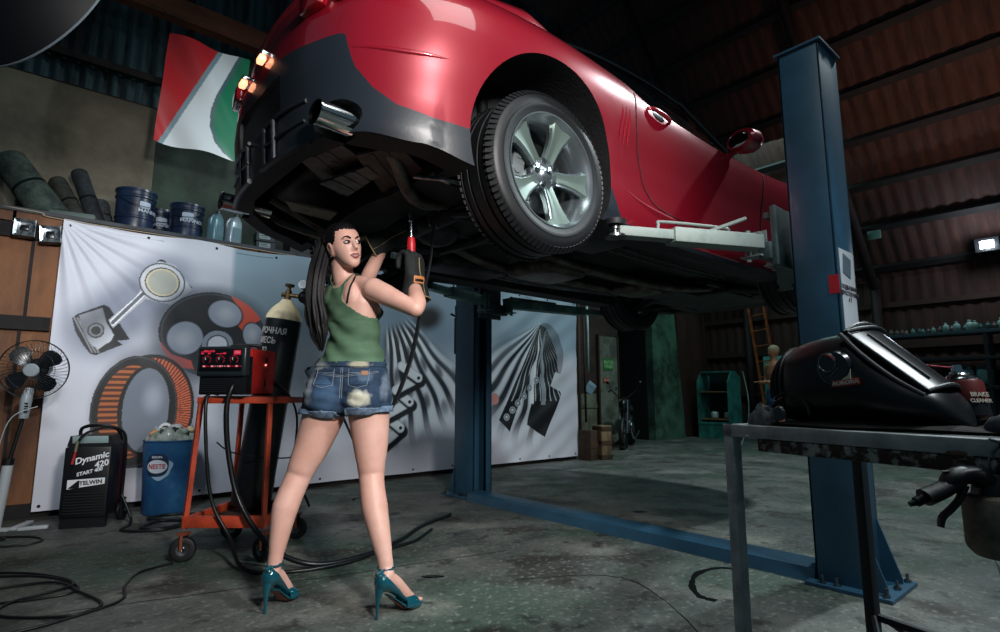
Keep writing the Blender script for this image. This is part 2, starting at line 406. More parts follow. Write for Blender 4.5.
def banner_col(u, v):
    X = BX0+(BX1-BX0)*u; Z = BZ0+(BZ1-BZ0)*v
    c = lambda h: np.array(lin(h)[:3])
    def ss(a, b, x): t = np.clip((x-a)/(b-a), 0, 1); return t*t*(3-2*t)
    def mixm(C, col_, m): m = np.clip(m, 0, 1)[:, None]; return C*(1-m)+col_*m
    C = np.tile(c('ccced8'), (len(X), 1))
    C = mixm(C, c('7d98a6'), ss(1.36, 1.42, X)*ss(1.2, 1.6, Z)*.9)  # blue-grey tone right of a vertical edge, stronger towards the top
    C = mixm(C, c('5b6a72'), ss(1.2, .3, np.hypot((X-2.2)*.7, Z-1.3))*.8)  # darker grey tone around the middle of the banner
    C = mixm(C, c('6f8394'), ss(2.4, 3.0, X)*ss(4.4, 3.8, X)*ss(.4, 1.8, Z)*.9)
    # piston and rod with an airbrushed halo
    C = mixm(C, c('56627a'), ss(.34, .1, sdist(X, Z, (.45, 1.38), (.85, 1.8))[0])*.75)
    C[inpoly(X, Z, PIST)] = c('15171b')
    for k in range(3):
        d, t = sdist(X, Z, (.285+.02*k, 1.46), (.42+.02*k, 1.20)); C[(d < .005) & inpoly(X, Z, PIST)] = c('8a8d92')
    m = inpoly(X, Z, PBODY); sh = .5+.5*np.sin((X-Z)*9+1.5)
    C[m] = (c('c9ccd3')[None]*sh[m, None]+c('6c7078')[None]*(1-sh[m, None]))
    e = ell(X, Z, PIN, .055, .06); C[e < 1] = c('2b2e33'); C[e < .8] = c('777b81'); C[e < .55] = c('0c0d10')
    m = inpoly(X, Z, ROD); C[m] = c('aeb1b8'); d, t = sdist(X, Z, (.53, 1.44), (.72, 1.70)); C[m & (d < .012)] = c('5a5e66'); C[m & (np.abs(d-.018) < .005)] = c('e8e9ec')
    for bxy in BOLTS: C[ell(X, Z, bxy, .035, .035) < 1] = c('1a1c20')
    C[inpoly(X, Z, [((p[0]-BIG[0])*1.12+BIG[0], (p[1]-BIG[1])*1.12+BIG[1]) for p in BRK])] = c('b9bcc2')
    e = ell(X, Z, BIG, .168, .165); C[e < 1] = c('c4c6cb'); C[(e > .93) & (e < 1)] = c('4b4e55'); C[e < .76] = c('3a3c3e'); C[e < .70] = c('cbbf9e'); C[e < .62] = c('a5a79c')
    # steering wheel
    e = ell(X, Z, SWE[0], SWE[1], SWE[2], -6); C = mixm(C, c('3a4450'), ss(1.3, 1.0, e)*.7)
    C[e < 1] = c('14161a'); C[(e < .97) & (e > .93)] = c('30343a')
    m = (inpoly(X, Z, SWR1) | inpoly(X, Z, SWR2)) & (e < 1); C[m] = c('b5422f')
    for h, a, b_, r_ in ((H1, .145, .12, -15), (H2, .14, .145, -25), (H3, .09, .12, 20)):
        q = ell(X, Z, h, a, b_, r_); C = mixm(C, c('0d0e10'), ss(1.12, 1.0, q)); C = mixm(C, c('858c99'), ss(1.02, .9, q)); C = mixm(C, c('a9adb3'), ss(.8, .1, q)*.7)
    q = ell(X, Z, HUB, .125, .12); C[q < 1] = c('7c848f'); C[(q > .62) & (q < .7)] = c('30353c'); C[q < .6] = c('b9bdc4')
    # air filter
    e1, e2, e3, e4 = [ell(X, Z, *f) for f in (F1, F2, F3, F4)]
    C = mixm(C, c('3b4350'), ss(1.35, 1.0, e1)*.6)
    pl = (np.sin(np.arctan2(Z-.75, X-.80)*95) > -.1)
    q = e1 < 1; C[q] = np.where(pl[q][:, None], c('c8623e'), c('5a2417'))
    C[(e1 < 1) & (e1 > .93)] = c('191514'); C[e2 < 1] = c('121214'); C[(e2 < .98) & (e2 > .955)] = c('3a3b40')
    q = e3 < 1; C[q] = np.where((np.sin(Z*150) > 0)[q][:, None], c('b0602f'), c('4c2413'))
    q = ell(X, Z, (F4[0][0]-.005, F4[0][1]), F4[1]+.025, F4[2]+.022); C[(q < 1)&(e2<1)] = c('15120f')
    C[e4 < 1] = c('6f7884'); C = mixm(C, c('99a1ad'), ss(.9, .1, ell(X, Z, (.85, .85), .12, .2))*(e4 < 1))
    e = ell(X, Z, (.955, .60), .05, .05); C[e < 1] = c('c9ccd1'); C[e < .6] = c('15171a')
    # left cluster of keys
    C = mixm(C, c('0a0c10'), ss(1.0, .3, ell(X, Z, SMEAR, .28, .20, 20)))
    C = mixm(C, c('10141a'), ss(1.0, .4, ell(X, Z, (3.15, 1.42), .30, .28)))
    ang = np.arctan2(X-2.95, 1.95-Z); rad = np.hypot(X-2.95, 1.95-Z)
    reg = ss(.30, .5, rad)*ss(1.75, 1.3, rad)*ss(-.05, .1, ang)*ss(.95, .75, ang)
    st = np.sin(ang*46+np.sin(rad*9)*.7); C = mixm(C, c('d3d8dc'), reg*ss(.0, .6, st)); C = mixm(C, c('1c232b'), reg*ss(-.1, -.7, st))
    tt = ss(.3, 1.0, np.sin(ang*23+1)*np.sin(rad*11+ang*8)); C = mixm(C, c('10151b'), tt*reg*.8)
    for a, b_ in zip(ZIG, ZIG[1:]):
        d, t = sdist(X, Z, (a[0]+.03, a[1]-.04), (b_[0]+.03, b_[1]-.04)); C = mixm(C, c('12161c'), ss(.075, .05, d))
        d, t = sdist(X, Z, a, b_); C[d < .052] = c('b9c0c8'); C[d < .04] = c('dfe3e6')
    for a in ZIG[1::2]: C[ell(X, Z, a, .02, .02) < 1] = c('14171b')
    # right cluster: fan of spanner shafts from one apex
    ang = np.arctan2(APX[0]-X, APX[1]-Z); rad = np.hypot(X-APX[0], Z-APX[1])
    far = inpoly(X, Z, CONE)
    reg = ss(-.02, .05, ang)*ss(1.25, .8, ang)*ss(1.75, 1.2, rad)*(X > 4.2)
    C = mixm(C, c('4d5e6c'), ss(1.0, .2, ell(X, Z, (4.75, 1.15), .95, .75, 45))*.6)
    st = np.sin(ang*38+np.sin(rad*7)*.8)
    C = mixm(C, c('cfd5da'), reg*ss(.1, .7, st)*.9); C = mixm(C, c('141b23'), reg*ss(.0, -.6, st))
    for D in (D2, D1):
        m = inpoly(X, Z, D); C[m] = c('10151b')
        s2 = np.sin(ang*70); q = m & (s2 > .8) & (Z > .8); C[q] = c('aab3ba')
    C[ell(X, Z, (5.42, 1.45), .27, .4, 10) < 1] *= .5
    st = np.abs(ang-.17) < .03; C[st & (rad > .1) & (rad < 1.1)] = c('dfe3e6')
    st = np.abs(ang+.03) < .035; C[st & (rad > .1) & (rad < 1.1)&(Z<APX[1])] = c('8f989f')
    for q in CIRC: e = ell(X, Z, q, .05, .045); C[e < 1] = c('a5adb6'); C[e < .7] = c('4a525b'); C[e < .45] = c('c5cad0')
    C[inpoly(X, Z, BX)] = c('c7ccd2')
    C[ell(X, Z, PINK, .075, .07) < 1] = c('c98a86')
    return C
def banner_pos(u, v):
    X = BX0+(BX1-BX0)*u; Z = BZ0+(BZ1-BZ0)*v
    a = np.arctan2(2.2-Z, X-BX0+.02); rr_ = np.hypot(X-BX0, 2.2-Z)
    y = .012*np.sin(a*26)*np.exp(-rr_/.9)*np.clip(rr_*4, 0, 1)
    y += .010*np.sin(X*5.1+np.sin(Z*3))*v+.006*np.sin(X*13+Z*4)+.004*np.sin(Z*9+X*2)
    a2 = np.arctan2(Z-.05, BX1-X+.02); r2 = np.hypot(BX1-X, Z-1.2)
    y += .008*np.sin((X*1.0-Z*1.5)*14)*np.exp(-((X-5.2)/.8)**2)
    return np.stack([X, 5.31+y, Z+.012*np.sin(X*7)*(v > .98)], 1)
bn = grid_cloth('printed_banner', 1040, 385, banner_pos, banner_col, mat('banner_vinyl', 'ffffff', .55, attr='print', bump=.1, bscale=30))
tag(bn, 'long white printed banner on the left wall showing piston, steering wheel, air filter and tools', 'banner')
for i in range(12):
    for z in (2.165, .085):
        x = BX0+.04+i*.52; y = banner_pos(np.array([(x-BX0)/(BX1-BX0)]), np.array([(z-BZ0)/(BZ1-BZ0)]))[0][1]
        MB().cyl((x, y+.002, z), (x, y-.003, z), .011, n=12).build('eyelet', darkmetal, bn)
# hanging flag
def flag_pos(u, v):
    X = .745+.67*u-.05*(1-v); Z = 3.03+1.02*v-.0*u
    y = 5.35+.03*np.sin(u*7+v*3)*(1-v*.5)+.02*np.sin((u+v)*9)
    return np.stack([X+.0*v, y, Z], 1)
def flag_col(u, v):
    C = np.tile(np.array(lin('a81f26')[:3]), (len(u), 1))
    e = .12+.62*v - 0*u                      # slanted edge of the red field
    d = u-(.05+.55*v)
    C[d > 0] = lin('6f8791')[:3]; C[d > .06] = lin('c3ccd0')[:3]
    g = u-(.97-.42*np.sin(np.clip((v-.02)*1.15, 0, 1)*pi*.5)*1.0+.38*v**2*1.0)
    g = u-(1.02-.40*np.exp(-((v-.42)/.30)**2)-.12*(v > .8)*(v-.8)*2)
    g = u-np.interp(v, [0, .05, .12, .25, .4, .55, .75, 1], [1.0, .86, .74, .66, .64, .68, .78, .90])
    C[g > -.05] = lin('3f5b60')[:3]; C[g > 0] = lin('0b6b4c')[:3]
    return C
fl = grid_cloth('hanging_flag', 90, 120, flag_pos, flag_col, mat('flag_cloth', 'ffffff', .4, attr='print'))
tag(fl, 'red, white and green flag hanging by a wire from the brown roof beam', 'flag')
MB().tube([(.75, 5.36, 4.04), (.76, 5.5, 4.25), (.75, 5.85, 4.55)], .004, 5, sm=5).build('hanging_wire', steel, fl)
# ================================================================ CAR on the lift
paint = mat('red_car_paint', '8a1024', .34, .25, coat=1)
bplast = mat('valance_plastic', '20262e', .38, bump=.04)
under = mat('underbody_black', '0d0e10', .7, c2='191a1b', scale=6, bump=.3)
shield = mat('heat_shield', '6b6057', .5, .5, c2='4a433d', scale=7, bump=.3, bscale=25)
wglass = mat('dark_window_glass', '06080b', .05, coat=1)
car = thing('car', (1.70, 2.56, 1.57), 'red coupe raised on the blue two-post lift, seen from below its rear corner', 'car')
PLAN = [(-.98, 0), (-.975, .25), (-.94, .5), (-.84, .72), (-.66, .86), (-.42, .925), (0, .955), (.45, .94), (.9, .905), (1.6, .895), (2.3, .915), (2.85, .95), (3.2, .94), (3.5, .87), (3.7, .7), (3.82, .4), (3.86, 0)]
ZB = [.80, .80, .70, .555, .36, .335, .33, .165, .165, .165, .165, .165, .165, .2, .2, .2, .2]
ZBS = [0, 1, 2, 2.7, 2.78, 3, 3.3, 3.7, 4.3, 6, 6.9, 7.1, 12, 13, 16]
ZBV = [.71, .735, .695, .685, .675, .54, .455, .39, .355, .33, .325, .165, .165, .2, .2]
ZT = [1.0, 1.0, 1.0, .99, .98, .98, 1.0, .955, .89, .855, .85, .86, .84, .8, .76, .72, .7]
ZL = [.29, .29, .29, .285, .25, .20, .17, .14, .14, .14, .14, .14, .15, .16, .16, .16, .16]
dense = crom([(x, -y, 0) for x, y in PLAN], 14)
def tab(T, i):
    t = i/14; a = min(int(t), len(T)-2); f = t-a; f = f*f*(3-2*f); return T[a]*(1-f)+T[a+1]*f
def itp(T, z):
    for (a, b_), (c, d) in zip(T, T[1:]):
        if z <= c: f = (z-a)/(c-a) if z > a else 0; return b_*(1-f)+d*f
    return T[-1][1]
KY = [(.13, .94), (.20, .968), (.30, .972), (.40, .968), (.55, .975), (.68, .993), (.78, 1.0), (.86, .992), (.93, .96), (1.0, .90)]
KX = [(.13, .955), (.25, .975), (.45, .993), (.6, 1.0), (.8, .995), (1.0, .975)]
def bpt(i, z, side):
    p = dense[i]; kx = itp(KX, z); x = 1.44+(p.x-1.44)*kx; y = p.y*itp(KY, z)
    fl = .022*math.exp(-((x/.62)**4))+.018*math.exp(-(((x-2.85)/.62)**4))          # wheel-arch haunches
    if p.y < -.5: y -= fl*math.exp(-((z-.7)/.25)**2)
    if x < -.55: x -= .025*math.exp(-((z-.30)/.10)**2)*(abs(p.y) < .9)
    return V((x, y*side, z))
cols = [(i, 1) for i in range(len(dense))]+[(i, -1) for i in range(len(dense)-2, 0, -1)]
n1, n2 = 12, 18
def zrow(i, k):
    zl, zb, zt = tab(ZL, i), float(np.interp(i/14, ZBS, ZBV)), tab(ZT, i)
    return zl+(zb-zl)*k/n1 if k <= n1 else zb+(zt-zb)*(k-n1)/n2
mb = MB(); bm = mb.bm; rings = []
def ringf(k):
    return [bpt(i, zrow(i, k), s) for i, s in cols]
base = ringf(0); top = ringf(n1+n2)
seq = []
for f in (0.0, .5, .85): seq.append(([V((1.44+(p.x-1.44)*(.9+.1*f) if f < .5 else p.x, p.y*f, p.z)) for p in base], 0))
for k in range(0, n1+n2+1): seq.append((ringf(k), 0 if k <= n1 else 1))
for f in (.92, .75, .5, .25, 0.0): seq.append(([V((p.x, p.y*f, p.z+.05*(1-f*f))) for p in top], 1))
vr = [[bm.verts.new(p) for p in r] for r, _ in seq]; N = len(cols)
for q in range(len(seq)-1):
    mi = 2 if q < 3 else (0 if seq[q+1][1] == 0 else 1)
    for i in range(N):
        j = (i+1) % N
        try: f = bm.faces.new([vr[q][i], vr[q][j], vr[q+1][j], vr[q+1][i]]); f.material_index = mi; f.smooth = True
        except ValueError: pass
bmesh.ops.remove_doubles(bm, verts=bm.verts, dist=.0008)
bme = mb.mesh('shell')
for m_ in (bplast, paint, under): bme.materials.append(m_)
tree0 = BVHTree.FromPolygons([v.co.copy() for v in bme.vertices], [tuple(p.vertices) for p in bme.polygons])
def surf(x, z, side=-1):
    h = tree0.ray_cast(V((x, side*2, z)), V((0, -side, 0))); return h[0].y if h[0] else side*.9
def cutter(mb):
    me = mb.mesh('c'); [me.materials.append(m_) for m_ in (bplast, paint, under)]
    for p in me.polygons: p.material_index = 2
    return me
cuts = []
for x in (0.0, 2.85):
    for s in (-1, 1): cuts.append(cutter(MB().cyl((x, s*1.3, .355), (x, s*.60, .355), .428, n=64)))
PC = [(-.86, -.35), (-.80, -.57), (-.62, -.72), (-.45, -.76), (-.45, .76), (-.62, .72), (-.80, .57), (-.86, .35)]
cuts.append(cutter(MB().prism(PC, 'z', .05, .50)))
cuts.append(cutter(MB().box((1.5, 0, .12), (3.9, 1.36, .22))))
for s in (-1, 1): cuts.append(cutter(MB().tube([(-1.15, s*.62, .35), (-.80, s*.62, .35)], .10, 24, flat=.75)))
cuts.append(cutter(MB().box((-1.0, 0, .56), (.10, .56, .18), bev=.02)))
bme = boolean(bme, cuts)
def take(me, idx):
    bm = bmesh.new(); bm.from_mesh(me)
    bmesh.ops.delete(bm, geom=[f for f in bm.faces if f.material_index != idx], context='FACES')
    for f in bm.faces: f.material_index = 0
    m2 = bpy.data.meshes.new('t'); bm.to_mesh(m2); bm.free(); return m2
body = link('body_shell', take(bme, 1), paint, car, 35)
val = tag(link('lower_bumper', take(bme, 0), bplast, car, 35), 'dark grey plastic lower bumper and valance')
link('underbody', take(bme, 2), under, car, 35)
# greenhouse
mb = MB(); rings = []
for x, zb, zt, yb, yt in ((-.55, .97, .99, .70, .66), (-.1, .97, 1.10, .76, .64), (.25, .95, 1.17, .80, .64), (.6, .90, 1.235, .81, .64), (1.1, .86, 1.27, .80, .64), (1.6, .85, 1.24, .80, .64), (2.0, .85, 1.10, .80, .65), (2.35, .85, .90, .79, .70)):
    r_ = []
    for s in (-1, 1):
        seg = [(yb, zb-.05), (yb, zb), (yb*.9+yt*.1, zb+(zt-zb)*.35), (yt*.8+yb*.2, zb+(zt-zb)*.75), (yt, zt-.005), (yt*.8, zt+.012), (yt*.4, zt+.025), (0, zt+.03)]
        pts = [V((x, s*y, z)) for y, z in seg]; r_ += pts if s == -1 else pts[::-1][1:]
    rings.append(r_)
mb.loft(rings); gh = mb.build('window_glass', wglass, car, 50)
mb = MB()
for s in (-1, 1):   # roof panel with rails
    pass
rings = []
for x, zt, yt in ((-.55, .99, .66), (-.1, 1.105, .645), (.25, 1.175, .645), (.6, 1.24, .645), (1.1, 1.275, .645), (1.55, 1.26, .645)):
    rings.append([V((x, y*yt*.88, zt+dz)) for y, dz in ((-1, -.035), (-1.01, -.01), (-.9, .012), (-.4, .04), (0, .045), (.4, .04), (.9, .012), (1.01, -.01), (1, -.035))])
mb.loft(rings, closed=False)
rails = {-1: MB(), 1: MB()}
for s in (-1, 1):
    rail = rails[s]
    mb.tube([(-.80, s*.70, .95), (-.45, s*.71, .98), (0, s*.70, 1.06), (.28, s*.70, 1.08)], [.04, .10, .11, .03], 10, sm=4, flat=.9)
    rail.tube([(1.5, s*.66, 1.25), (2.0, s*.68, 1.09), (2.4, s*.75, .87)], .015, 8, sm=4)
    rail.tube([(.2, s*.665, 1.15), (.6, s*.662, 1.225), (1.1, s*.657, 1.26), (1.55, s*.66, 1.24)], .012, 8, sm=4)
mb.build('roof', paint, car, 50)
[r_.build('roof_rail', wglass, car) for r_ in rails.values()]
mb = MB()
mb.tube([(-.76, -.66, 1.0), (-.86, -.5, 1.03), (-.90, 0, 1.045), (-.86, .5, 1.03), (-.76, .66, 1.0)], .028, 8, sm=5, flat=.9)
mb.build('rear_spoiler', paint, car)
# window trim, door gaps, handle, mirror, gills
mb = MB()
pts = [(x, surf(x, z)*.985, z) for x, z in ((.30, .955), (.7, .90), (1.2, .855), (1.9, .84), (2.3, .845))]
mb.tube(pts, .007, 6, sm=4); mb.build('window_trim', mat('trim_black', '1b1e22', .25), car)
def gap(name, xz):
    P = crom([(x, 0, z) for x, z in xz], 8)
    MB().tube([(p.x, surf(p.x, p.z)-.0005, p.z) for p in P], .0035, 5).build(name, mat('gap_shadow', '1a0307', .8), car, 0)
gap('door_gap', [(.66, .90), (.64, .75), (.70, .50), (.78, .37), (.95, .31), (1.5, .29), (2.05, .30), (2.12, .5), (2.15, .84)])
def crease(pts, r_, name='body_crease'):
    P = crom([(x, 0, z) for x, z in pts], 10)
    MB().tube([(p.x, surf(p.x, p.z)+r_*.45, p.z) for p in P], lambda t: r_*(.15+.85*sin(pi*min(max(t, .001), .999))), 10).build(name, paint, car)
crease([(.46, .36), (.75, .30), (1.3, .27), (2.0, .27), (2.42, .33)], .018)
crease([(-.86, .62), (-.7, .60), (-.5, .60)], .012)
mb = MB()
for k in range(3):
    x0 = .50+.035*k
    P = [(x0+.01*t-.015*t*t, 0, .76-.20*t) for t in (0, .33, .66, 1)]
    mb.tube([(p[0], surf(p[0], p[2])+.001, p[2]) for p in P], [.002, .007, .007, .002], 8)
mb.build('side_gills', paint, car)
def handle(s):
    y = surf(.88, .845, s)
    h = MB().tube([(.77, y-s*.004, .85), (.80, y+s*.025, .853), (.90, y+s*.028, .848), (.97, y+s*.02, .84), (.99, y-s*.004, .835)], [.008, .011, .013, .011, .008], 10, sm=4).build('door_handle', paint, car)
    MB().ball((.88, y-s*.002, .842), (.07, .008, .028), 20).build('handle_recess', mat('recess_black', '160408', .4), h)
handle(-1); handle(1)
def mirror(s):
    mb = MB().tube([(1.73, s*.84, .86), (1.72, s*.95, .88)], [.022, .02], 8)
    q = M.Rotation(R(12*s), 4, 'Z')
    rings = []
    for t, (ry, rz) in zip((-.085, -.07, 0, .05, .08, .09), ((.095, .055), (.11, .07), (.108, .072), (.085, .06), (.05, .035), (.01, .01))):
        rings.append([q @ V((t, ry*cos(a)*(1 if cos(a)*s > 0 else .9), rz*sin(a))) + V((1.74, s*1.0, .92)) for a in [2*pi*i/20 for i in range(20)]])
    mb.loft(rings); m = mb.build('wing_mirror', paint, car)
    MB().ball(q @ V((-.082, 0, 0))+V((1.74, s*1.0, .92)), (.006, .09, .055), 20, mtx=q).build('mirror_glass', wglass, m)
mirror(-1); mirror(1)
# lamps at the tail
lampm = mat('plate_lamp_glow', 'ffab80', .3, emit=2.2)
for y in (-.045, .225):
    l = MB().box((-.985, y, .825), (.03, .055, .03), bev=.006).build('plate_lamp', lampm, car)
    MB().box((-.975, y, .845), (.045, .08, .022), bev=.005).build('lamp_housing', chrome, l)
MB().box((-.94, .16, .57), (.012, .50, .14), bev=.003).build('number_plate', mat('plate_dark', '15181c', .3), car)
redlens = mat('tail_lens', '7a0710', .1, coat=1)
for s in (-1, 1):
    for y in (.50, .68):
        t = MB().box((-.93+.09*(y > .6), s*y, .88), (.05, .15, .09), rot=(0, 0, -s*(8 if y < .6 else 28)), bev=.015).build('tail_light', redlens, car)
# vents in the diffuser
for s in (-1, 1):
    mb = MB()
    for k in range(4): mb.tube([(-.962+.018*k*(k > 1), s*(.12+.11*k), .29), (-.975+.018*k*(k > 1), s*(.12+.11*k), .46)], .009, 6)
    mb.tube([(-.972, s*.10, .38), (-.960, s*.30, .38), (-.93, s*.47, .38)], .006, 6, sm=3)
    mb.tube([(-.975, s*.09, .47), (-.965, s*.30, .47), (-.93, s*.48, .46)], .009, 6, sm=3)
    mb.tube([(-.965, s*.08, .285), (-.950, s*.30, .285), (-.915, s*.50, .285)], .013, 6, sm=3)
    mb.build('diffuser_vent', bplast, car)
# exhaust: tips, pipes, muffler boxes
for s in (-1, 1):
    t = MB().tube([(-.95, s*.63, .345), (-.70, s*.63, .335)], .062, 28, flat=.72, caps=False).tube([(-.95, s*.63, .345), (-.72, s*.63, .335)], .055, 28, flat=.72, caps=False)
    t.tube([(-.952, s*.63, .345), (-.946, s*.63, .345)], .066, 28, flat=.72, caps=False)
    t = t.build('exhaust_tip', chrome, car)
    MB().tube([(-.76, s*.63, .338), (-.75, s*.63, .338)], .054, 20, flat=.72).build('tip_inside', under, t)
rust = mat('exhaust_steel', '6e6a62', .45, .7, c2='4a4038', scale=9)
MB().box((-.60, 0, .41), (.30, .98, .14), bev=.06, seg=3).build('muffler', mat('muffler_dark', '2a2622', .5, .6, c2='171412', scale=6), car)
mb = MB()
for s in (-1, 1):
    mb.tube([(-.70, s*.63, .335), (-.60, s*.60, .28), (-.35, s*.40, .20), (.1, s*.30, .30), (.6, s*.22, .16), (1.4, s*.16, .13), (2.2, s*.18, .14), (2.7, s*.25, .2)], .03, 10, sm=8)
mb.tube([(-.8, .30, .30), (-.45, .38, .2)], .02, 8)
mb.build('exhaust_pipe', rust, car)
for c_, d_ in (((.9, 0, .12), (.42, .36, .10)), ((1.9, 0, .12), (.3, .3, .09))): MB().box(c_, d_, bev=.04, seg=3).build('resonator', rust, car)
# shields and panels at the rear, ribbed
def panel(name, pts, z, m, ribs=3, th=.012):
    mb = MB().prism(pts, 'z', z, z+th)
    a, b_, c, d = [V((p[0], p[1], z)) for p in pts]
    for k in range(ribs):
        f = (k+1)/(ribs+1); mb.tube([a.lerp(b_, f)*.94+((a+c)/2)*.06, d.lerp(c, f)*.94+((a+c)/2)*.06], .010, 6, flat=.5)
    mb.cyl(((a+c)/2)+V((0, 0, -.004)), ((a+c)/2)+V((0, 0, .002)), .018, n=12)
    return mb.build(name, m, car)
panel('heat_shield', [(-.86, -.26), (-.79, -.52), (-.62, -.42), (-.55, .02)], .30, shield, 2)
panel('heat_shield', [(-.74, -.54), (-.65, -.73), (-.29, -.48), (-.40, -.18)], .265, mat('shield_brown', '574a42', .6, .3, c2='3b322d', scale=8), 2)
panel('heat_shield', [(-.73, -.16), (-.66, -.48), (-.57, -.42), (-.56, -.09)], .26, rust, 3)
panel('tow_panel', [(-.78, .14), (-.50, .16), (-.48, .30), (-.70, .27)], .25, mat('pale_panel', '8a7d6c', .6), 1)
# suspension and running gear
dm = darkmetal; sm_ = mat('suspension_grey', '3c3f42', .5, .6, c2='202224', scale=8)
mb = MB().tube([(-.05, -.62, .30), (-.1, -.35, .22), (-.12, 0, .20), (-.1, .35, .22), (-.05, .62, .30)], .045, 10, sm=5)
mb.tube([(.25, -.5, .22), (.28, 0, .2), (.25, .5, .22)], .03, 8, sm=4); mb.tube([(-.12, -.35, .2), (.27, -.33, .2)], .03, 8).tube([(-.12, .35, .2), (.27, .33, .2)], .03, 8)
mb.ball((.02, 0, .25), (.15, .12, .12), 18).tube([(.15, 0, .25), (1.9, 0, .22)], .035, 10)
mb.build('rear_axle_carrier', sm_, car)
for s in (-1, 1):
    for a, b_, r_ in (((-.12, s*.35, .2), (-.05, s*.80, .17), .022), ((.25, s*.42, .2), (.05, s*.80, .17), .02), ((.55, s*.55, .22), (.05, s*.78, .2), .028)):
        MB().tube([a, ((V(a)+V(b_))/2)+V((0, 0, -.02)), b_], r_, 8, sm=3).build('control_arm', sm_, car)
    MB().cyl((-.12, s*.66, .2), (-.14, s*.6, .7), .03).build('damper', dm, car)
    for a, b_ in (((2.65, s*.35, .16), (2.83, s*.78, .15)), ((3.05, s*.35, .17), (2.87, s*.78, .15))):
        MB().tube([a, ((V(a)+V(b_))/2)+V((0, 0, -.02)), b_], .024, 8, sm=3).build('control_arm', sm_, car)
    MB().cyl((2.85, s*.66, .2), (2.85, s*.58, .75), .035).build('damper', dm, car)
    MB().tube([(.45, s*.76, .16), (1.4, s*.74, .15), (2.4, s*.76, .16)], .022, 8, flat=.6).build('sill_rail', sm_, car)
    MB().box((.62, s*.52, .2), (.6, .30, .1), bev=.04, seg=3).build('tank_half', sm_, car)
    MB().box((1.6, s*.46, .215), (1.1, .34, .03), bev=.01).build('floor_plate', under, car)
mb = MB().box((2.85, 0, .16), (.5, .72, .06), bev=.02).box((3.3, 0, .17), (.35, 1.0, .04), bev=.015).box((2.3, 0, .17), (.45, .36, .14), bev=.05)
for y in (-.3, .3): mb.tube([(2.4, y, .2), (3.4, y*1.3, .16)], .03, 8)
mb.build('front_subframe', sm_, car)
mb = MB()
for y0 in (-.58, -.5, .5, .56): mb.tube([(.4, y0, .2), (1.2, y0+.03, .17), (2.3, y0*.9, .18)], .006, 5, sm=5)
mb.tube([(-.5, -.6, .22), (-.42, -.72, .19), (-.34, -.70, .2), (-.30, -.62, .24)], .009, 6, sm=5)
mb.build('brake_lines', steel, car)
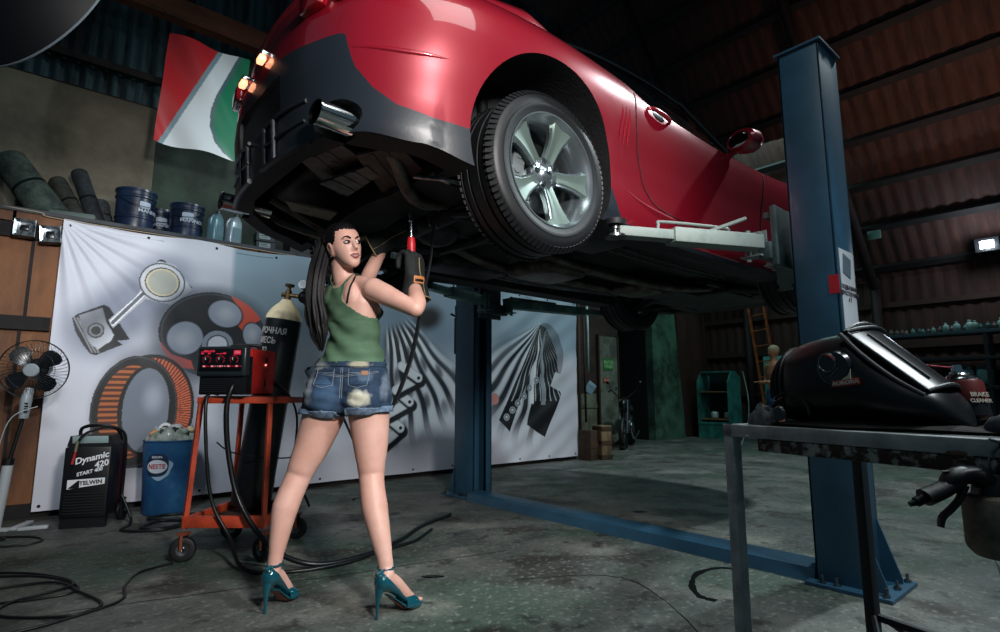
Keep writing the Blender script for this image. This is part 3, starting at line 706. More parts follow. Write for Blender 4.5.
# wheels
tyre_m = mat('tyre_rubber', '0d0f12', .5, bump=.06, bscale=80)
alloy = mat('alloy_bright', 'aab4ba', .22, .9); alloyg = mat('alloy_grey_green', '6f8079', .34, .55)
def make_wheel():
    r0 = .36; wd = .245
    root = thing('wheel', (0, 0, 0), None, None)
    q = M.Rotation(R(90), 4, 'X')          # lathe axis z -> local -y (outboard)
    pr_ = [(.245, .105), (.256, .124), (.266, .128), (.285, .130), (.287, .131), (.30, .131), (.302, .128), (.32, .127), (.338, .121), (.350, .110), (.3565, .098)]
    for g in (.078, .035, -.035, -.078):
        pr_ += [(.359, g+.007), (.3505, g+.0055), (.3505, g-.0055), (.359, g-.007)]
    pr_ += [(.3565, -.098), (.350, -.110), (.338, -.121), (.30, -.128), (.262, -.126), (.235, -.105)]
    tyre = MB().lathe(pr_, q, 96)
    for k in range(84):                     # shoulder tread blocks
        a = 2*pi*k/84
        for s in (-1, 1):
            m_ = q @ M.Rotation(a, 4, 'Z') @ M.Translation((.3545, 0, s*.1045)) @ M.Rotation(s*R(-42), 4, 'Y')
            x = bmesh.ops.create_cube(tyre.bm, size=1, matrix=m_ @ M.Diagonal((.009, .017, .036, 1)))
    t = tyre.build('tyre', tyre_m, root, 30)
    
    MB().lathe([(.245, .105), (.258, .124), (.262, .129), (.256, .129), (.246, .114), (.232, .10), (.214, .06), (.205, 0), (.21, -.10), (.24, -.118)], q, 72).build('rim', alloy, root, 50)
    for k in range(5):
        rot = M.Rotation(2*pi*k/5+R(8), 4, 'Y')
        mb = MB()
        st = [(.030, .030, .070), (.07, .029, .078), (.12, .033, .088), (.17, .043, .097), (.215, .062, .105), (.246, .078, .111)]
        rings = []
        for r_, hw, dp in st:
            rings.append([rot @ V((x_, -(dp+dd), math.sqrt(max(r_*r_-x_*x_, 0)) if r_ > .2 else r_)) for x_, dd in ((-hw*.98, -.016), (-hw*.72, .0), (-hw*.12, -.006), (hw*.12, -.006), (hw*.72, .0), (hw*.98, -.016), (hw*.8, -.045), (0, -.055), (-hw*.8, -.045))])
        mb.loft(rings); sp = mb.build('spoke', alloyg, root, 30)
        for s in (-1, 1):
            MB().tube([rot @ V((s*hw*.90, -(dp-.011), r_-.4*hw*(r_ > .2)*hw*4)) for r_, hw, dp in st[:-1]], .0065, 6).build('spoke_edge', alloy, sp)
        a = 2*pi*(k+.5)/5+R(8)
        MB().cyl((sin(a)*.057, -.055, cos(a)*.057), (sin(a)*.057, -.085, cos(a)*.057), .012, n=6).build('lug_nut', steel, root)
    MB().lathe([(.0, .094), (.028, .092), (.036, .085), (.05, .078), (.075, .072), (.08, .05), (.075, .0)], q, 40).build('hub', alloy, root, 40)
    MB().box((0, -.095, 0), (.034, .003, .010), bev=.002).box((0, -.096, 0), (.014, .003, .016), bev=.002).build('hub_emblem', chrome, root)
    disc = MB().lathe([(.06, .012), (.165, .012), (.165, -.012), (.06, -.012)], q, 56).cyl((0, .0, 0), (0, .06, 0), .08).build('brake_disc', steel, root, 30)
    cal = MB()
    rings = []
    for a in [R(a_) for a_ in range(-28, 29, 8)]:
        rings.append([V((-cos(a)*r_, y, sin(a)*r_)) for r_, y in ((.105, -.042), (.175, -.045), (.182, .03), (.105, .03))])
    cal.loft(rings)
    for z in (-.035, .035): cal.cyl((-.145, -.05, z), (-.145, -.035, z), .02)
    cal.build('brake_caliper', mat('caliper_grey', '8d9496', .4, .6), root, 30)
    MB().cyl((0, .02, 0), (0, .16, 0), .045).build('hub_carrier', dm, root)
    return root
wh = make_wheel()
def cpy(o, parent, flip=False):
    c = o.copy(); col.objects.link(c); c.parent = parent
    for ch in children(o): 
        k = ch.copy(); col.objects.link(k); k.parent = c
        for g in children(ch): 
            gg = g.copy(); col.objects.link(gg); gg.parent = k
    return c
wpos = [((.02, -.795, .288), 0, 12), ((0, .77, .29), 180, 50), ((2.85, -.77, .30), -3, 30), ((2.85, .77, .30), 177, 0)]
# a wheel's pieces hang directly below it: car > wheel > piece, the wheel itself being the tyre mesh
def flatten(root):
    kids = children(root); ty = [k for k in kids if k.name.startswith('tyre')][0]
    for k in kids:
        if k is not ty: k.parent = ty
    for k in list(kids):
        for g in children(k):
            if k is ty: continue
            bm = bmesh.new(); bm.from_mesh(k.data); off = len(k.data.materials)
            bm2 = bmesh.new(); bm2.from_mesh(g.data); 
            for f in bm2.faces: f.material_index = off
            m2 = bpy.data.meshes.new('x'); bm2.to_mesh(m2); bm.from_mesh(m2); bm.to_mesh(k.data); bm.free(); bm2.free()
            k.data.materials.append(g.data.materials[0]); bpy.data.objects.remove(g)
    ty.name = 'wheel'; bpy.data.objects.remove(root); return ty
wh = flatten(wh)
for i, (p, a, sp) in enumerate(wpos):
    o = wh if i == 0 else dup(wh)
    o.parent = car; o.location = p; o.rotation_euler = (0, R(sp) if a in (0, -3) else R(-sp), R(a))
# ================================================================ LIFT
blue = mat('lift_blue', '2a5068', .42, c2='214357', scale=5, lo=.4, hi=.7, bump=.03)
bluedark = mat('lift_inner', '1a2f3e', .6)
armgrey = mat('arm_grey_green', '7f8b86', .5, c2='616d69', scale=9, lo=.5, hi=.75)
armgreen = mat('arm_teal', '66908b', .5, c2='456863', scale=7)
# channel column: outer face y side = s, opening toward the car
def column(name, x0, x1, yo, yi, top, label):
    root = thing(name, ((x0+x1)/2, (yo+yi)/2, 0), label, 'lift column')
    s = 1 if yi > yo else -1; dy = abs(yi-yo); w_ = x1-x0; t = .012
    yo_ = -s*dy/2; mb = MB(); z = (top+.012)/2
    mb.box((0, yo_+s*t/2, z), (w_, t, top-.012), bev=.003)
    for sx in (-1, 1):
        mb.box((sx*(w_/2-t/2), 0, z), (t, dy, top-.012), bev=.003)
        mb.box((sx*(w_/2-.03), s*(dy/2-t/2), z), (.06, t, top-.012), bev=.003)
    mb.build('post', blue, root, 30)
    MB().box((0, -s*.02, z), (w_*.5, .05, top-.1)).build('inner_rail', bluedark, root, 0)
    MB().box((0, 0, top+.006), (w_+.03, dy+.03, .012)).build('top_plate', blue, root, 0)
    b = MB().box((0, -s*.045, .009), (w_+.12, dy+.15, .018), bev=.003).build('base_plate', blue, root, 0)
    g = MB()
    for sx in (-1, 1): g.prism([(-s*dy/2, .018), (-s*(dy/2+.085), .018), (-s*(dy/2+.085), .04), (-s*dy/2, .30)], 'x', sx*w_*.42-.005, sx*w_*.42+.005)
    g.build('gusset', blue, root, 0)
    for x, y in ((-w_/2-.03, -s*(dy/2+.09)), (w_/2+.03, -s*(dy/2+.09)), (w_/2+.03, 0), (-w_/2-.03, 0), (w_/2+.03, s*.06), (-w_/2-.03, s*.06), (0, -s*(dy/2+.09))):
        q = MB().cyl((x, y, .018), (x, y, .03), .016, n=6).cyl((x, y, .018), (x, y, .055), .007, n=8).build('anchor_bolt', steel, root)
    return root
cr = column('lift_column', 2.93, 3.18, .94, 1.14, 2.66, 'tall blue lift column at right, next to the metal table with the welding helmet')
cl = column('lift_column', 3.02, 3.22, 4.15, 3.87, 2.66, 'blue lift column standing in front of the printed banner')
MB().box((0, -.103, 1.36), (.19, .003, .44)).build('label_with_glare', mat('label_glare_white', 'c9cdd2', .3), cr, 0)  # sticker sheet whose lower white is glare on the post put into colour
MB().box((-.01, -.106, 1.50), (.10, .003, .10), rot=(0, 12, 0)).build('grey_mark', mat('label_grey', '5b6b78', .4), cr, 0)
text('label_text', 'ПОДЪЕМНИК\nДВУХСТОЕЧНЫЙ\n4 Т', .03, mat('label_ink', '3a3038', .5), cr, (.0, -.1065, 1.36), (90, 0, 0))
MB().box((-.1265, -.082, 1.40), (.003, .045, .09)).build('red_label', mat('label_red', 'c01f2c', .4), cr, 0)
v = MB().box((-.05, .16, 1.42), (.07, .06, .34), bev=.008).box((-.05, .165, 1.66), (.06, .05, .09), bev=.01).cyl((-.05, .17, 1.45), (-.05, .17, 1.10), .018).cyl((-.05, .19, 1.6), (-.12, .19, 1.62), .01)
v.build('control_valve', black, cl)
# carriages and swing arms (one thing each: they pivot)
def carriage(x, y, s, z, m, label):
    root = thing('lift_carriage', (x, y, z), label, 'lift carriage')
    MB().box((0, 0, .10), (.24, .030, .32), bev=.006).box((0, s*.040, .02), (.30, .06, .09), bev=.006).box((0, s*.03, .22), (.20, .05, .03)).build('carriage_plate', mat('carriage_dark', '46565a', .5, c2='2c383b', scale=8), root, 30)
    for sx in (-1, 1):
        mb = MB().box((sx*.13, s*.09, .06), (.008, .12, .14)).box((sx*.14, s*.10, .115), (.07, .10, .008)).box((sx*.14, s*.10, -.005), (.08, .11, .008))
        mb.cyl((sx*.15, s*.12, -.03), (sx*.15, s*.12, .14), .013).build('pivot_bracket', m, root, 30)
    return as_part(root, 'carriage_plate', cr if y < 2 else cl)
def swing_arm(a, b_, m, label, guard=True, h=.075):
    a, b_ = V(a), V(b_); d = b_-a; L = d.length; rz = math.atan2(d.y, d.x)
    root = thing('lift_arm', a, label, 'lift arm', rz)
    MB().box((L*.33, 0, 0), (L*.62, .10, h), bev=.006).build('outer_arm', m, root, 30)
    MB().box((L*.76, 0, .0), (L*.46, .075, h*.66), bev=.005).build('inner_arm', m, root, 30)
    MB().cyl((L, 0, -.025), (L, 0, .035), .014).cyl((L, 0, -.03), (L, 0, -.018), .05).cyl((L, 0, .012), (L, 0, .02), .026).build('screw', steel, root)
    MB().cyl((L, 0, .03), (L, 0, .055), .052, .056, n=32).cyl((L, 0, .022), (L, 0, .03), .03).build('rubber_pad', rubber, root)
    if guard:
        mb = MB().tube([(.08, -.075, .0), (.09, -.10, .02), (.10, -.115, .09), (.14, -.12, .11), (L*.60, -.11, .11), (L*.64, -.105, .09), (L*.67, -.07, .02), (L*.68, -.05, 0)], .008, 8, sm=5)
        mb.tube([(.0, -.1, -.01), (.06, -.08, .0), (L*.4, -.058, 0)], .006, 6).tube([(L*.1, 0, .13), (L*.35, -.03, .05)], .010, 6)
        mb.build('foot_guard', m, root)
    else:
        MB().tube([(.05, 0, .06), (L*.4, 0, .05)], .012, 6).build('arm_rib', m, root)
    return as_part(root, 'outer_arm', cr if a.y < 2 else cl)
carriage(3.04, 1.22, 1, 1.60, armgrey, 'grey lift carriage on the tall right column')
swing_arm((2.88, 1.27, 1.655), (2.13, 1.63, 1.648), armgrey, 'pale grey lift arm with foot guard, its pad behind the rear wheel')
swing_arm((3.20, 1.28, 1.655), (4.15, 1.68, 1.648), mat('arm_dark', '2c3a3c', .5), 'dark lift arm reaching to the front of the car', False, .11)
carriage(3.12, 3.78, -1, 1.60, armgreen, 'greenish lift carriage on the column by the banner')
swing_arm((2.98, 3.72, 1.68), (2.25, 3.46, 1.66), armgreen, 'green lift arm behind the gloved hands', False)
swing_arm((3.27, 3.72, 1.68), (4.6, 3.50, 1.66), armgreen, 'long green lift arm above the right end of the banner', False)
fb = MB()
fb.prism([(2.93, 0), (3.15, 0), (3.13, .06), (3.10, .072), (2.98, .072), (2.95, .06)], 'y', 1.15, 3.86)
tag(fb.build('floor_cover', blue, None, 20), 'long blue floor cover running between the two lift columns', 'floor cover')
# ================================================================ WELDING TABLE and what is on it
tm = mat('table_steel', 'b4b9ba', .5, .15, c2='7c8183', scale=12, lo=.35, hi=.65, bump=.2)
tmd = mat('table_rust', '3b2f28', .8, .3, c2='a5a59f', scale=45, lo=.48, hi=.6, bump=.4)
TA = R(-15)
tb = thing('metal_table', (1.168, .602, 0), 'scratched steel table at the right carrying a black welding helmet', 'table', TA)
Lx, Ly = .42, 1.25
mb = MB()
for a, b_ in (((0, 0), (0, -Ly)), ((Lx, 0), (Lx, -Ly)), ((0, 0), (Lx, 0)), ((0, -Ly), (Lx, -Ly))):
    c = ((a[0]+b_[0])/2, (a[1]+b_[1])/2, .7975); d = (abs(a[0]-b_[0])+.026, abs(a[1]-b_[1])+.026, .025)
    mb.box(c, d, bev=.002)
mb.build('top_frame', tm, tb, 30)
mb = MB().box((.0, -Ly/2-.02, .772), (.018, Ly-.10, .024), bev=.002).box((.0, -.42, .7845), (.028, .03, .005)).ball((.0, -.05, .788), (.016, .02, .006), 8)
mb.ball((-.008, -.42, .785), (.01, .022, .008), 8)
mb.build('angle_bar', tmd, tb, 30)
MB().box((Lx/2, -Ly/2, .806), (Lx-.02, Ly-.02, .007)).build('table_sheet', mat('sheet_dark', '2d2f30', .6, .4, c2='1a1b1b', scale=12), tb, 0)
for x, y in ((0, 0), (0, -Ly), (Lx, 0), (Lx, -Ly)):
    MB().box((x, y, .393), (.024, .024, .786), bev=.002).build('leg', tm if x == 0 else mat('leg_dark', '1d2326', .5, .3), tb, 30)
MB().box((Lx, -Ly/2, .36), (.014, Ly, .014)).box((Lx/2, 0, .05), (Lx, .014, .014)).box((Lx/2, -Ly, .36), (Lx, .014, .014)).tube([(Lx, 0, .37), (Lx-.12, -.10, .27)], .006, 6).tube([(Lx, 0, .37), (Lx+.12, -.08, .27)], .006, 6).build('stretcher', mat('leg_dark', '1d2326', .5, .3), tb, 30)
cloth = mat('oily_cloth', '2a2624', .95, c2='151312', scale=30, bump=.6)
def rag(name, cx, cy, rx, ry, z, h, label, cat, rz=0, m=cloth, lump=.5, seed=1):
    rnd = random.Random(seed); mb = MB(); rings = []; n = 40
    ph = [rnd.uniform(0, 6.3) for _ in range(5)]
    for f, hh in ((1.0, 0), (1.02, .35), (.9, .75), (.65, 1.0), (.35, .9), (.05, .95)):
        rings.append([V((cos(a)*rx*f*(1+.10*sin(3*a+ph[0])+.06*sin(7*a+ph[1])), sin(a)*ry*f*(1+.10*sin(4*a+ph[2])), h*hh*(1+lump*sin(2*a+ph[3])*.6+lump*.4*sin(5*a+ph[4]+f*5)))) for a in [2*pi*i/n for i in range(n)]])
    mb.loft(rings); o = mb.build(name, m, None, 70); o.location = (cx, cy, z); o.rotation_euler = (0, 0, rz)
    return tag(o, label, cat)
rag('work_cloth', 1.265, .33, .15, .22, .8105, .010, 'dark crumpled cloth lying under the welding helmet', 'cloth', TA+.1)
rag('rag', 1.19, .545, .026, .03, .8105, .03, 'small grey rag at the far left corner of the metal table', 'rag', 0, mat('rag_grey', '5b5f61', .9, c2='35383a', scale=60), .6, 4)
rag('gloves_bundle', 1.19, .115, .08, .07, .8105, .03, 'black bundled cloth beside the spray can on the metal table', 'cloth', .4, mat('blue_black_cloth', '10151d', .9, c2='1d2733', scale=40), .4, 9)
# welding helmet: local x = forward of the visor
hm = thing('welding_helmet', (1.238, .378, .817), 'black welding helmet with tinted visor lying on the metal table', 'welding helmet', R(-99))
hm.scale = (.86, .84, .93)
hb = mat('helmet_black', '07090c', .36, bump=.02)
# x along length (back -.17 .. front .20), built as rings across x
def hring(x, top, bot, hw, pw=2.3, n=36):
    o_ = []
    for i in range(n):
        a = 2*pi*i/n; c_, s_ = cos(a), sin(a)
        y = hw*math.copysign(abs(c_)**(2/pw), c_); z = (top+bot)/2+(top-bot)/2*math.copysign(abs(s_)**(2/pw), s_)
        o_.append(V((x, y, z)))
    return o_
mb = MB()
prof = [(-.172, .075, .045, .02), (-.168, .105, .02, .055), (-.155, .132, .005, .082), (-.13, .155, .001, .10), (-.09, .172, .0, .112), (-.04, .182, .0, .118), (.005, .186, .0, .118), (.035, .183, .0, .115), (.06, .150, .0, .112), (.10, .112, .0, .105), (.135, .085, .0, .095), (.165, .070, .0, .08), (.185, .045, .0, .06), (.198, .018, .001, .03), (.202, .010, .003, .01)]
P = crom([(p[0], p[1], p[2]) for p in prof], 3); Q = crom([(p[3], 0, 0) for p in prof], 3)
mb.loft([hring(p.x, p.y, max(p.z, 0), max(q.x, .005), 2.6) for p, q in zip(P, Q)])
for k in range(4):
    x = -.165+k*.016; 
shell = mb.build('helmet_shell', hb, hm, 60)
# ridges at the back
hmb = MB()
for x, tp, hw in ((-.158, .130, .081), (-.146, .143, .091), (-.134, .152, .099), (-.122, .160, .104)):
    P_ = [p for p in hring(x, tp+.003, -.002, hw+.003, 2.4, 40)]; P_ = [p for p in P_ if p.z > .02]
    P_.sort(key=lambda p: math.atan2(p.z-.05, p.y)); hmb.tube(P_, .0035, 6)
hmb.build('rear_rib', hb, hm)
# visor frame: sloped window from the brow down
mb = MB(); fr = []
ang = math.atan2(-.115, .125)
def vis(s, t, off=0):      # s across -1..1, t down 0..1
    x = .040+.128*t+off*.68; z = .184-.112*t+off*.73; hw = .088-.018*t
    return V((x-.018*s*s, s*hw, z-.012*s*s))
rows = [[vis(-1+2*i/12, t, .008) for i in range(13)] for t in (0, .25, .5, .75, 1)]
mb.loft(rows, closed=False); mb.build('visor_glass', mat('visor_tint', '0a0f14', .3), hm, 60)
mb = MB()
for pts in ([vis(-1+2*i/12, -.02, .012) for i in range(13)], [vis(-1+2*i/12, 1.02, .010) for i in range(13)], [vis(-1, t/8, .010) for t in range(9)], [vis(1, t/8, .010) for t in range(9)], [vis(-.55, .08+t/10, .0105) for t in range(9)]):
    mb.tube(pts, .0045 if pts[0].y < -.05 or pts[0].y > .05 else .002, 8)
mb.tube([vis(-1.08, -.04, .006), vis(-1.14, .3, .002), vis(-1.12, .7, .0), vis(-1.05, 1.03, .004)], .008, 8, sm=4, flat=.6)
mb.tube([vis(-1.0+2*i/12, -.03-.09*(1-((i-6)/6)**2), .008) for i in range(13)], .0055, 8)
mb.build('visor_frame', mat('visor_frame_black', '14181d', .5), hm)
# side plate with dial, printed mark
sy = -.1175
dialm = mat('dial_black', '0a0b0d', .25, coat=.5)
MB().cyl((.012, sy+.006, .112), (.012, sy-.006, .112), .034, .030, n=40).build('side_dial', dialm, hm)
def ringtube(c, r, w_, ax='y', n=40, a0=0, a1=360): return [V((c[0]+r*cos(R(a)), c[1], c[2]+r*sin(R(a)))) for a in [a0+(a1-a0)*i/n for i in range(n+1)]]
MB().tube(ringtube((.0, sy-.008, .122), .018, 0), .0014, 6).tube(ringtube((.012, sy-.006, .112), .033, 0, a0=150, a1=300), .0010, 6).tube([(.006, sy-.008, .095), (.022, sy-.008, .112)], .0012, 6).tube([(-.01, sy-.008, .098), (.016, sy-.008, .115)], .0008, 5).build('dial_ring', steel, hm)
MB().tube(ringtube((.0, sy-.009, .122), .0150, 0, a0=10, a1=95), .0022, 6).build('dial_red_arc', mat('arc_red', 'a83a30', .4), hm)
MB().prism([(.028, .088), (.046, .086), (.047, .108), (.041, .096)], 'y', sy-.0085, sy-.007).build('white_mark', mat('mark_cream', 'd9d3bf', .5), hm, 0)
MB().box((.035, sy-.008, .082), (.055, .002, .0125), rot=(0, -6, 0), bev=.0009).build('name_badge', mat('badge_red', 'b0453a', .4), hm, 0)
text('badge_text', 'AURORA', .0105, mat('badge_ink', 'e6dccf', .5), hm, (.035, sy-.0095, .082), (90, -6, 0), .0004, sx=1.25, bold=.0002)
MB().tube(ringtube((-.10, -.108, .02), .045, 0, a0=-5, a1=140), .004, 8).build('ear_cover', hb, hm)
MB().lathe([(0, .006), (.012, .006), (.015, .003), (.016, 0)], M.Translation((-.118, -.122, .020)) @ M.Rotation(R(90), 4, 'X'), 20).build('pivot_knob', mat('knob_grey', '30363c', .3), hm)
# spray can behind the helmet, leaning
sp = thing('spray_can', (1.178, .225, .868), 'leaning red and black spray can behind the front of the welding helmet', 'spray can', rot=(R(-8), R(8), 0))
sp.location = (1.300, .228, .848)
MB().lathe([(0, -.02), (.031, -.02), (.0325, -.016), (.0325, .042), (.030, .047)], None, 40).build('can_body', mat('can_print', '6a1a14', .4, .1), sp)
MB().lathe([(.0328, -.018), (.0328, .008), (.0326, .008)], None, 40).build('black_band', mat('can_black', '131212', .4), sp)
MB().lathe([(.030, .047), (.031, .049), (.027, .054), (.017, .061), (.013, .063), (.0135, .066), (.009, .067), (.008, .078), (.0, .08)], None, 32).build('can_top', chrome, sp)
MB().tube([(0, 0, .074), (-.03, .035, .080), (-.055, .055, .085)], .0013, 6).build('red_straw', mat('straw_red', 'b3213c', .4), sp)
for zz, tx, sz in ((.018, 'BRAKE', .011), (.007, 'CLEANER', .009)):
    text('can_text', tx, sz, mat('can_ink', 'd8cfc0', .5), sp, (-.0215, -.0255, zz), (90, 0, -40), .0004, bold=.0002)
wb = thing('white_bottle', (1.285, .262, .811), 'white plastic bottle lying between the helmet and the spray can', 'bottle', .7)
MB().box((0, 0, .045), (.045, .03, .09), rot=(0, 18, 0), bev=.012, seg=3).build('bottle_body', white, wb)
MB().cyl((-.004, -.02, .018), (-.012, -.05, .016), .014, n=20).build('blue_cap', mat('cap_blue', '1d4a6b', .4), wb)
# hanging spray gun with its bottle
gn = thing('undercoat_spray_gun', (1.027, .173, .775), 'black trigger spray gun with brown bottle hanging below the metal table edge', 'spray gun', -VIEW)
gp = mat('gun_black', '0a0b0d', .45, bump=.1)
MB().tube([(-.052, 0, -.030), (-.040, 0, -.018), (-.012, 0, -.014), (.015, 0, -.030)], [.010, .015, .016, .02], 12, sm=4, flat=.8).tube([(-.030, 0, -.020), (-.055, 0, -.033), (-.082, 0, -.044)], [.012, .014, .015], 12, sm=3, flat=.8).tube([(-.048, 0, -.008), (-.046, 0, -.018)], .005).build('gun_body', gp, gn)
MB().tube([(-.082, 0, -.044), (-.094, 0, -.050)], .007, 12).tube([(-.094, 0, -.050), (-.103, 0, -.053)], [.005, .0035], 10).build('air_inlet', darkmetal, gn)
MB().tube([(-.025, 0, -.028), (-.034, 0, -.046), (-.048, 0, -.060), (-.060, 0, -.070), (-.064, 0, -.083)], [.007, .006, .006, .006, .005], 8, sm=4, flat=.7).build('trigger', gp, gn)
MB().lathe([(0, -.01), (.016, -.012), (.026, -.028), (.028, -.040), (0, -.04)], M.Translation((.018, 0, .0)), 28).build('bottle_cap', gp, gn)
MB().lathe([(0, -.040), (.030, -.040), (.040, -.044), (.043, -.050), (.043, -.108), (.041, -.114), (.034, -.122), (0, -.122)], M.Translation((.022, 0, 0)), 40).build('gun_bottle', mat('bottle_grimy', '8a7a6b', .6, c2='4b4038', scale=18, lo=.35, hi=.6), gn)
MB().tube([(.016, 0, -.012), (.012, 0, .002), (.017, 0, .012), (.022, 0, .002), (.018, 0, -.012)], .0016, 6, sm=4, caps=False).tube([(.017, -.002, .008), (.014, -.006, .018), (.018, -.016, .030), (.0, -.02, .036)], .002, 6, sm=3).build('hanging_hook', steel, gn)
gc = MB()
for k, h in ((0, .02), (1, 0)): gc.box((.024+.002*k, -.0432, -.076+h*.2), (.012, .001, .012), rot=(0, 45, 0))
gc.build('orange_mark', mat('mark_orange', 'c96a3a', .5), gn, 0)
# ================================================================ LEFT SIDE: trolley, welder, cylinder, fan, charger, bin, ledge
def wrap(o, r, zc=0, mtx=None):
    """bend a flat lettering mesh (x right, y up) around a vertical drum of radius r, facing -y"""
    for v in o.data.vertices:
        x, y, d = v.co; a = x/r; v.co = V((sin(a)*(r+d), -cos(a)*(r+d), y+zc))
    return o
def wtext(name, body, size, m, parent, r, zc, ang=0, sx=1, bold=0):
    o = text(name, body, size, m, parent, (0, 0, 0), (0, 0, 0), .0006, bold=bold)
    for v in o.data.vertices: v.co.x *= sx; v.co.z += .0015
    wrap(o, r, zc); o.rotation_euler = (0, 0, R(ang)); return o
orange = mat('trolley_orange', 'c4492b', .5, c2='8f3620', scale=9, lo=.45, hi=.7, bump=.15)
tl = thing('tool_trolley', W(-1.465, 3.3, 0), 'orange-red welded trolley carrying the charger unit and black gas cylinder', 'trolley', -VIEW)
mb = MB(); legs = [((-.215, -.19), (-.185, -.17)), ((.205, -.19), (.195, -.17)), ((-.19, .30), (-.15, .25)), ((.21, .30), (.26, .25))]
for (x0, y0), (x1, y1) in legs:
    MB().tube([(x0, y0, .17), (x1, y1, .85)], .017, 4).build('leg', orange, tl, 30)
mb = MB().box((-.005, -.19, .205), (.44, .03, .06), bev=.003).box((.01, .30, .205), (.40, .03, .05), bev=.003).box((-.2, .055, .205), (.03, .48, .05), rot=(0, 0, -2), bev=.003).box((.205, .055, .205), (.03, .48, .05), bev=.003)
mb.build('lower_frame', orange, tl, 30)
MB().box((0, .055, .186), (.38, .46, .006)).build('lower_shelf', mat('shelf_brown', '4a2c20', .8, c2='2a1a14', scale=8), tl, 0)
mb = MB().box((.01, -.175, .845), (.42, .028, .035), bev=.003).box((.055, .25, .845), (.43, .028, .035), bev=.003).box((-.17, .04, .845), (.028, .44, .035), rot=(0, 0, -3), bev=.003).box((.23, .04, .845), (.028, .44, .035), rot=(0, 0, -6), bev=.003)
mb.build('upper_frame', orange, tl, 30)
MB().box((.03, -.065, .866), (.40, .23, .006)).build('upper_shelf', mat('shelf_dark_orange', '6b2a1b', .6), tl, 0)
for x, y, a in ((-.215, -.19, 20), (.205, -.19, -30), (-.19, .30, 10), (.21, .30, 0)):
    q = M.Translation((x, y-.0, .065)) @ M.Rotation(R(a), 4, 'Z') @ M.Rotation(R(90), 4, 'X')
    wl = MB().lathe([(.03, .018), (.048, .020), (.060, .016), (.065, .006), (.065, -.006), (.060, -.016), (.048, -.020), (.03, -.018)], q, 32).build('caster_wheel', rubber, tl)
    MB().lathe([(0, .014), (.010, .022), (.014, .012), (.034, .016), (.036, -.016), (0, -.016)], q, 24).build('wheel_hub', steel, wl)
    MB().box((x, y, .145), (.05, .05, .012)).tube([(x, y+.028, .14), (x, y+.026, .065)], .010, 4).tube([(x, y-.028, .14), (x, y-.026, .065)], .010, 4).build('caster_fork', mat('fork_rust', '7a3b24', .6), wl)
# charger / welding unit
mc = thing('charger_unit', W(-1.465, 3.3, .87)+V((0, 0, 0)), 'black and red electrical unit with red dials on top of the orange trolley', 'charger unit', -VIEW-R(27))
mc.location = W(-1.505, 3.215, .87); mc.scale = (1.14, 1.0, 1.0); mc.rotation_euler = (0, 0, -VIEW-R(8))
redm = mat('unit_red', 'b3231f', .4, c2='8a1a18', scale=12)
MB().box((.02, .03, .135), (.215, .24, .25), bev=.006).build('casing', redm, mc, 30)
MB().box((.012, -.115, .11), (.24, .07, .21), bev=.008).build('front_casing', black, mc, 30)
mb = MB()
for k in range(7): mb.box((.012, -.151, .022+.011*k), (.22, .004, .004))
mb.build('vent_slats', mat('slat_dark', '1a1c20', .5), mc, 0)
MB().box((.012, -.147, .185), (.255, .05, .165), bev=.014, seg=3).build('panel_frame', mat('frame_gunmetal', '2a3338', .3, .3), mc, 40)
MB().box((.012, -.1725, .192), (.218, .004, .122), bev=.003).build('control_panel', mat('panel_black', '0a090b', .3), mc, 30)
redink = mat('print_red_glow', 'e0304a', .4, emit=.25); whiteink = mat('print_white', 'dfe3e6', .5)  # red print carries an added faint glow, it is no lamp
def pz(x, z): return (.012+x, -.1755, .192+z)
mb = MB()
for x in (-.07, .0, .07):
    c = pz(x, .002)
    for k in range(11):
        a = R(-40+k*26); mb.box((c[0]+cos(a)*.020, c[1], c[2]+sin(a)*.020), (.0045, .0015, .0022), rot=(0, -math.degrees(a), 0))
mb.box(pz(.085, .040), (.036, .0015, .024)); mb.box(pz(-.075, .045), (.05, .0012, .003)); mb.box(pz(-.005, .034), (.04, .0012, .003))
for k in range(5): mb.box(pz(-.082+.042*k, -.034), (.018, .0015, .010)); mb.box(pz(-.062+.042*k, -.034), (.010, .0012, .0025))
for x in (-.095, -.06, .02): mb.box(pz(x, .036), (.014, .0012, .008))
mb.build('panel_marks', redink, mc, 0)
text('panel_text', 'MIG 250', .016, redink, mc, pz(-.06, .048), (90, 0, 0), bold=.0003); text('panel_text', 'V   A', .012, redink, mc, pz(.01, .034), (90, 0, 0)); text('panel_text', 'ON', .014, whiteink, mc, pz(.085, .040), (90, 0, 0))
text('panel_text', '1  2  3  4  5', .012, whiteink, mc, pz(0, -.034), (90, 0, 0))
for x in (-.07, .0, .07):
    k_ = MB().cyl(pz(x, .002), (.012+x, -.188, .194), .0125, .0105, n=20).build('knob', black, mc); MB().box((.012+x, -.189, .198), (.003, .002, .012)).build('knob_mark', whiteink, k_, 0)
for k in range(5): MB().cyl(pz(-.082+.042*k, -.034), (.012-.082+.042*k, -.179, .158), .004, n=10).build('button', whiteink, mc)
MB().box((.130, .055, .20), (.006, .012, .03)).box((.1285, .05, .07), (.003, .012, .035)).build('side_slot', black, mc, 0)
MB().cyl((.128, .045, .175), (.134, .045, .175), .006).build('side_lamp', mat('side_lamp_pink', 'ff8f86', .3, emit=1.2), mc)
MB().tube([(-.06, .03, .26), (-.05, .03, .285), (.09, .03, .285), (.10, .03, .26)], .010, 8, sm=3).build('carry_handle', black, mc)
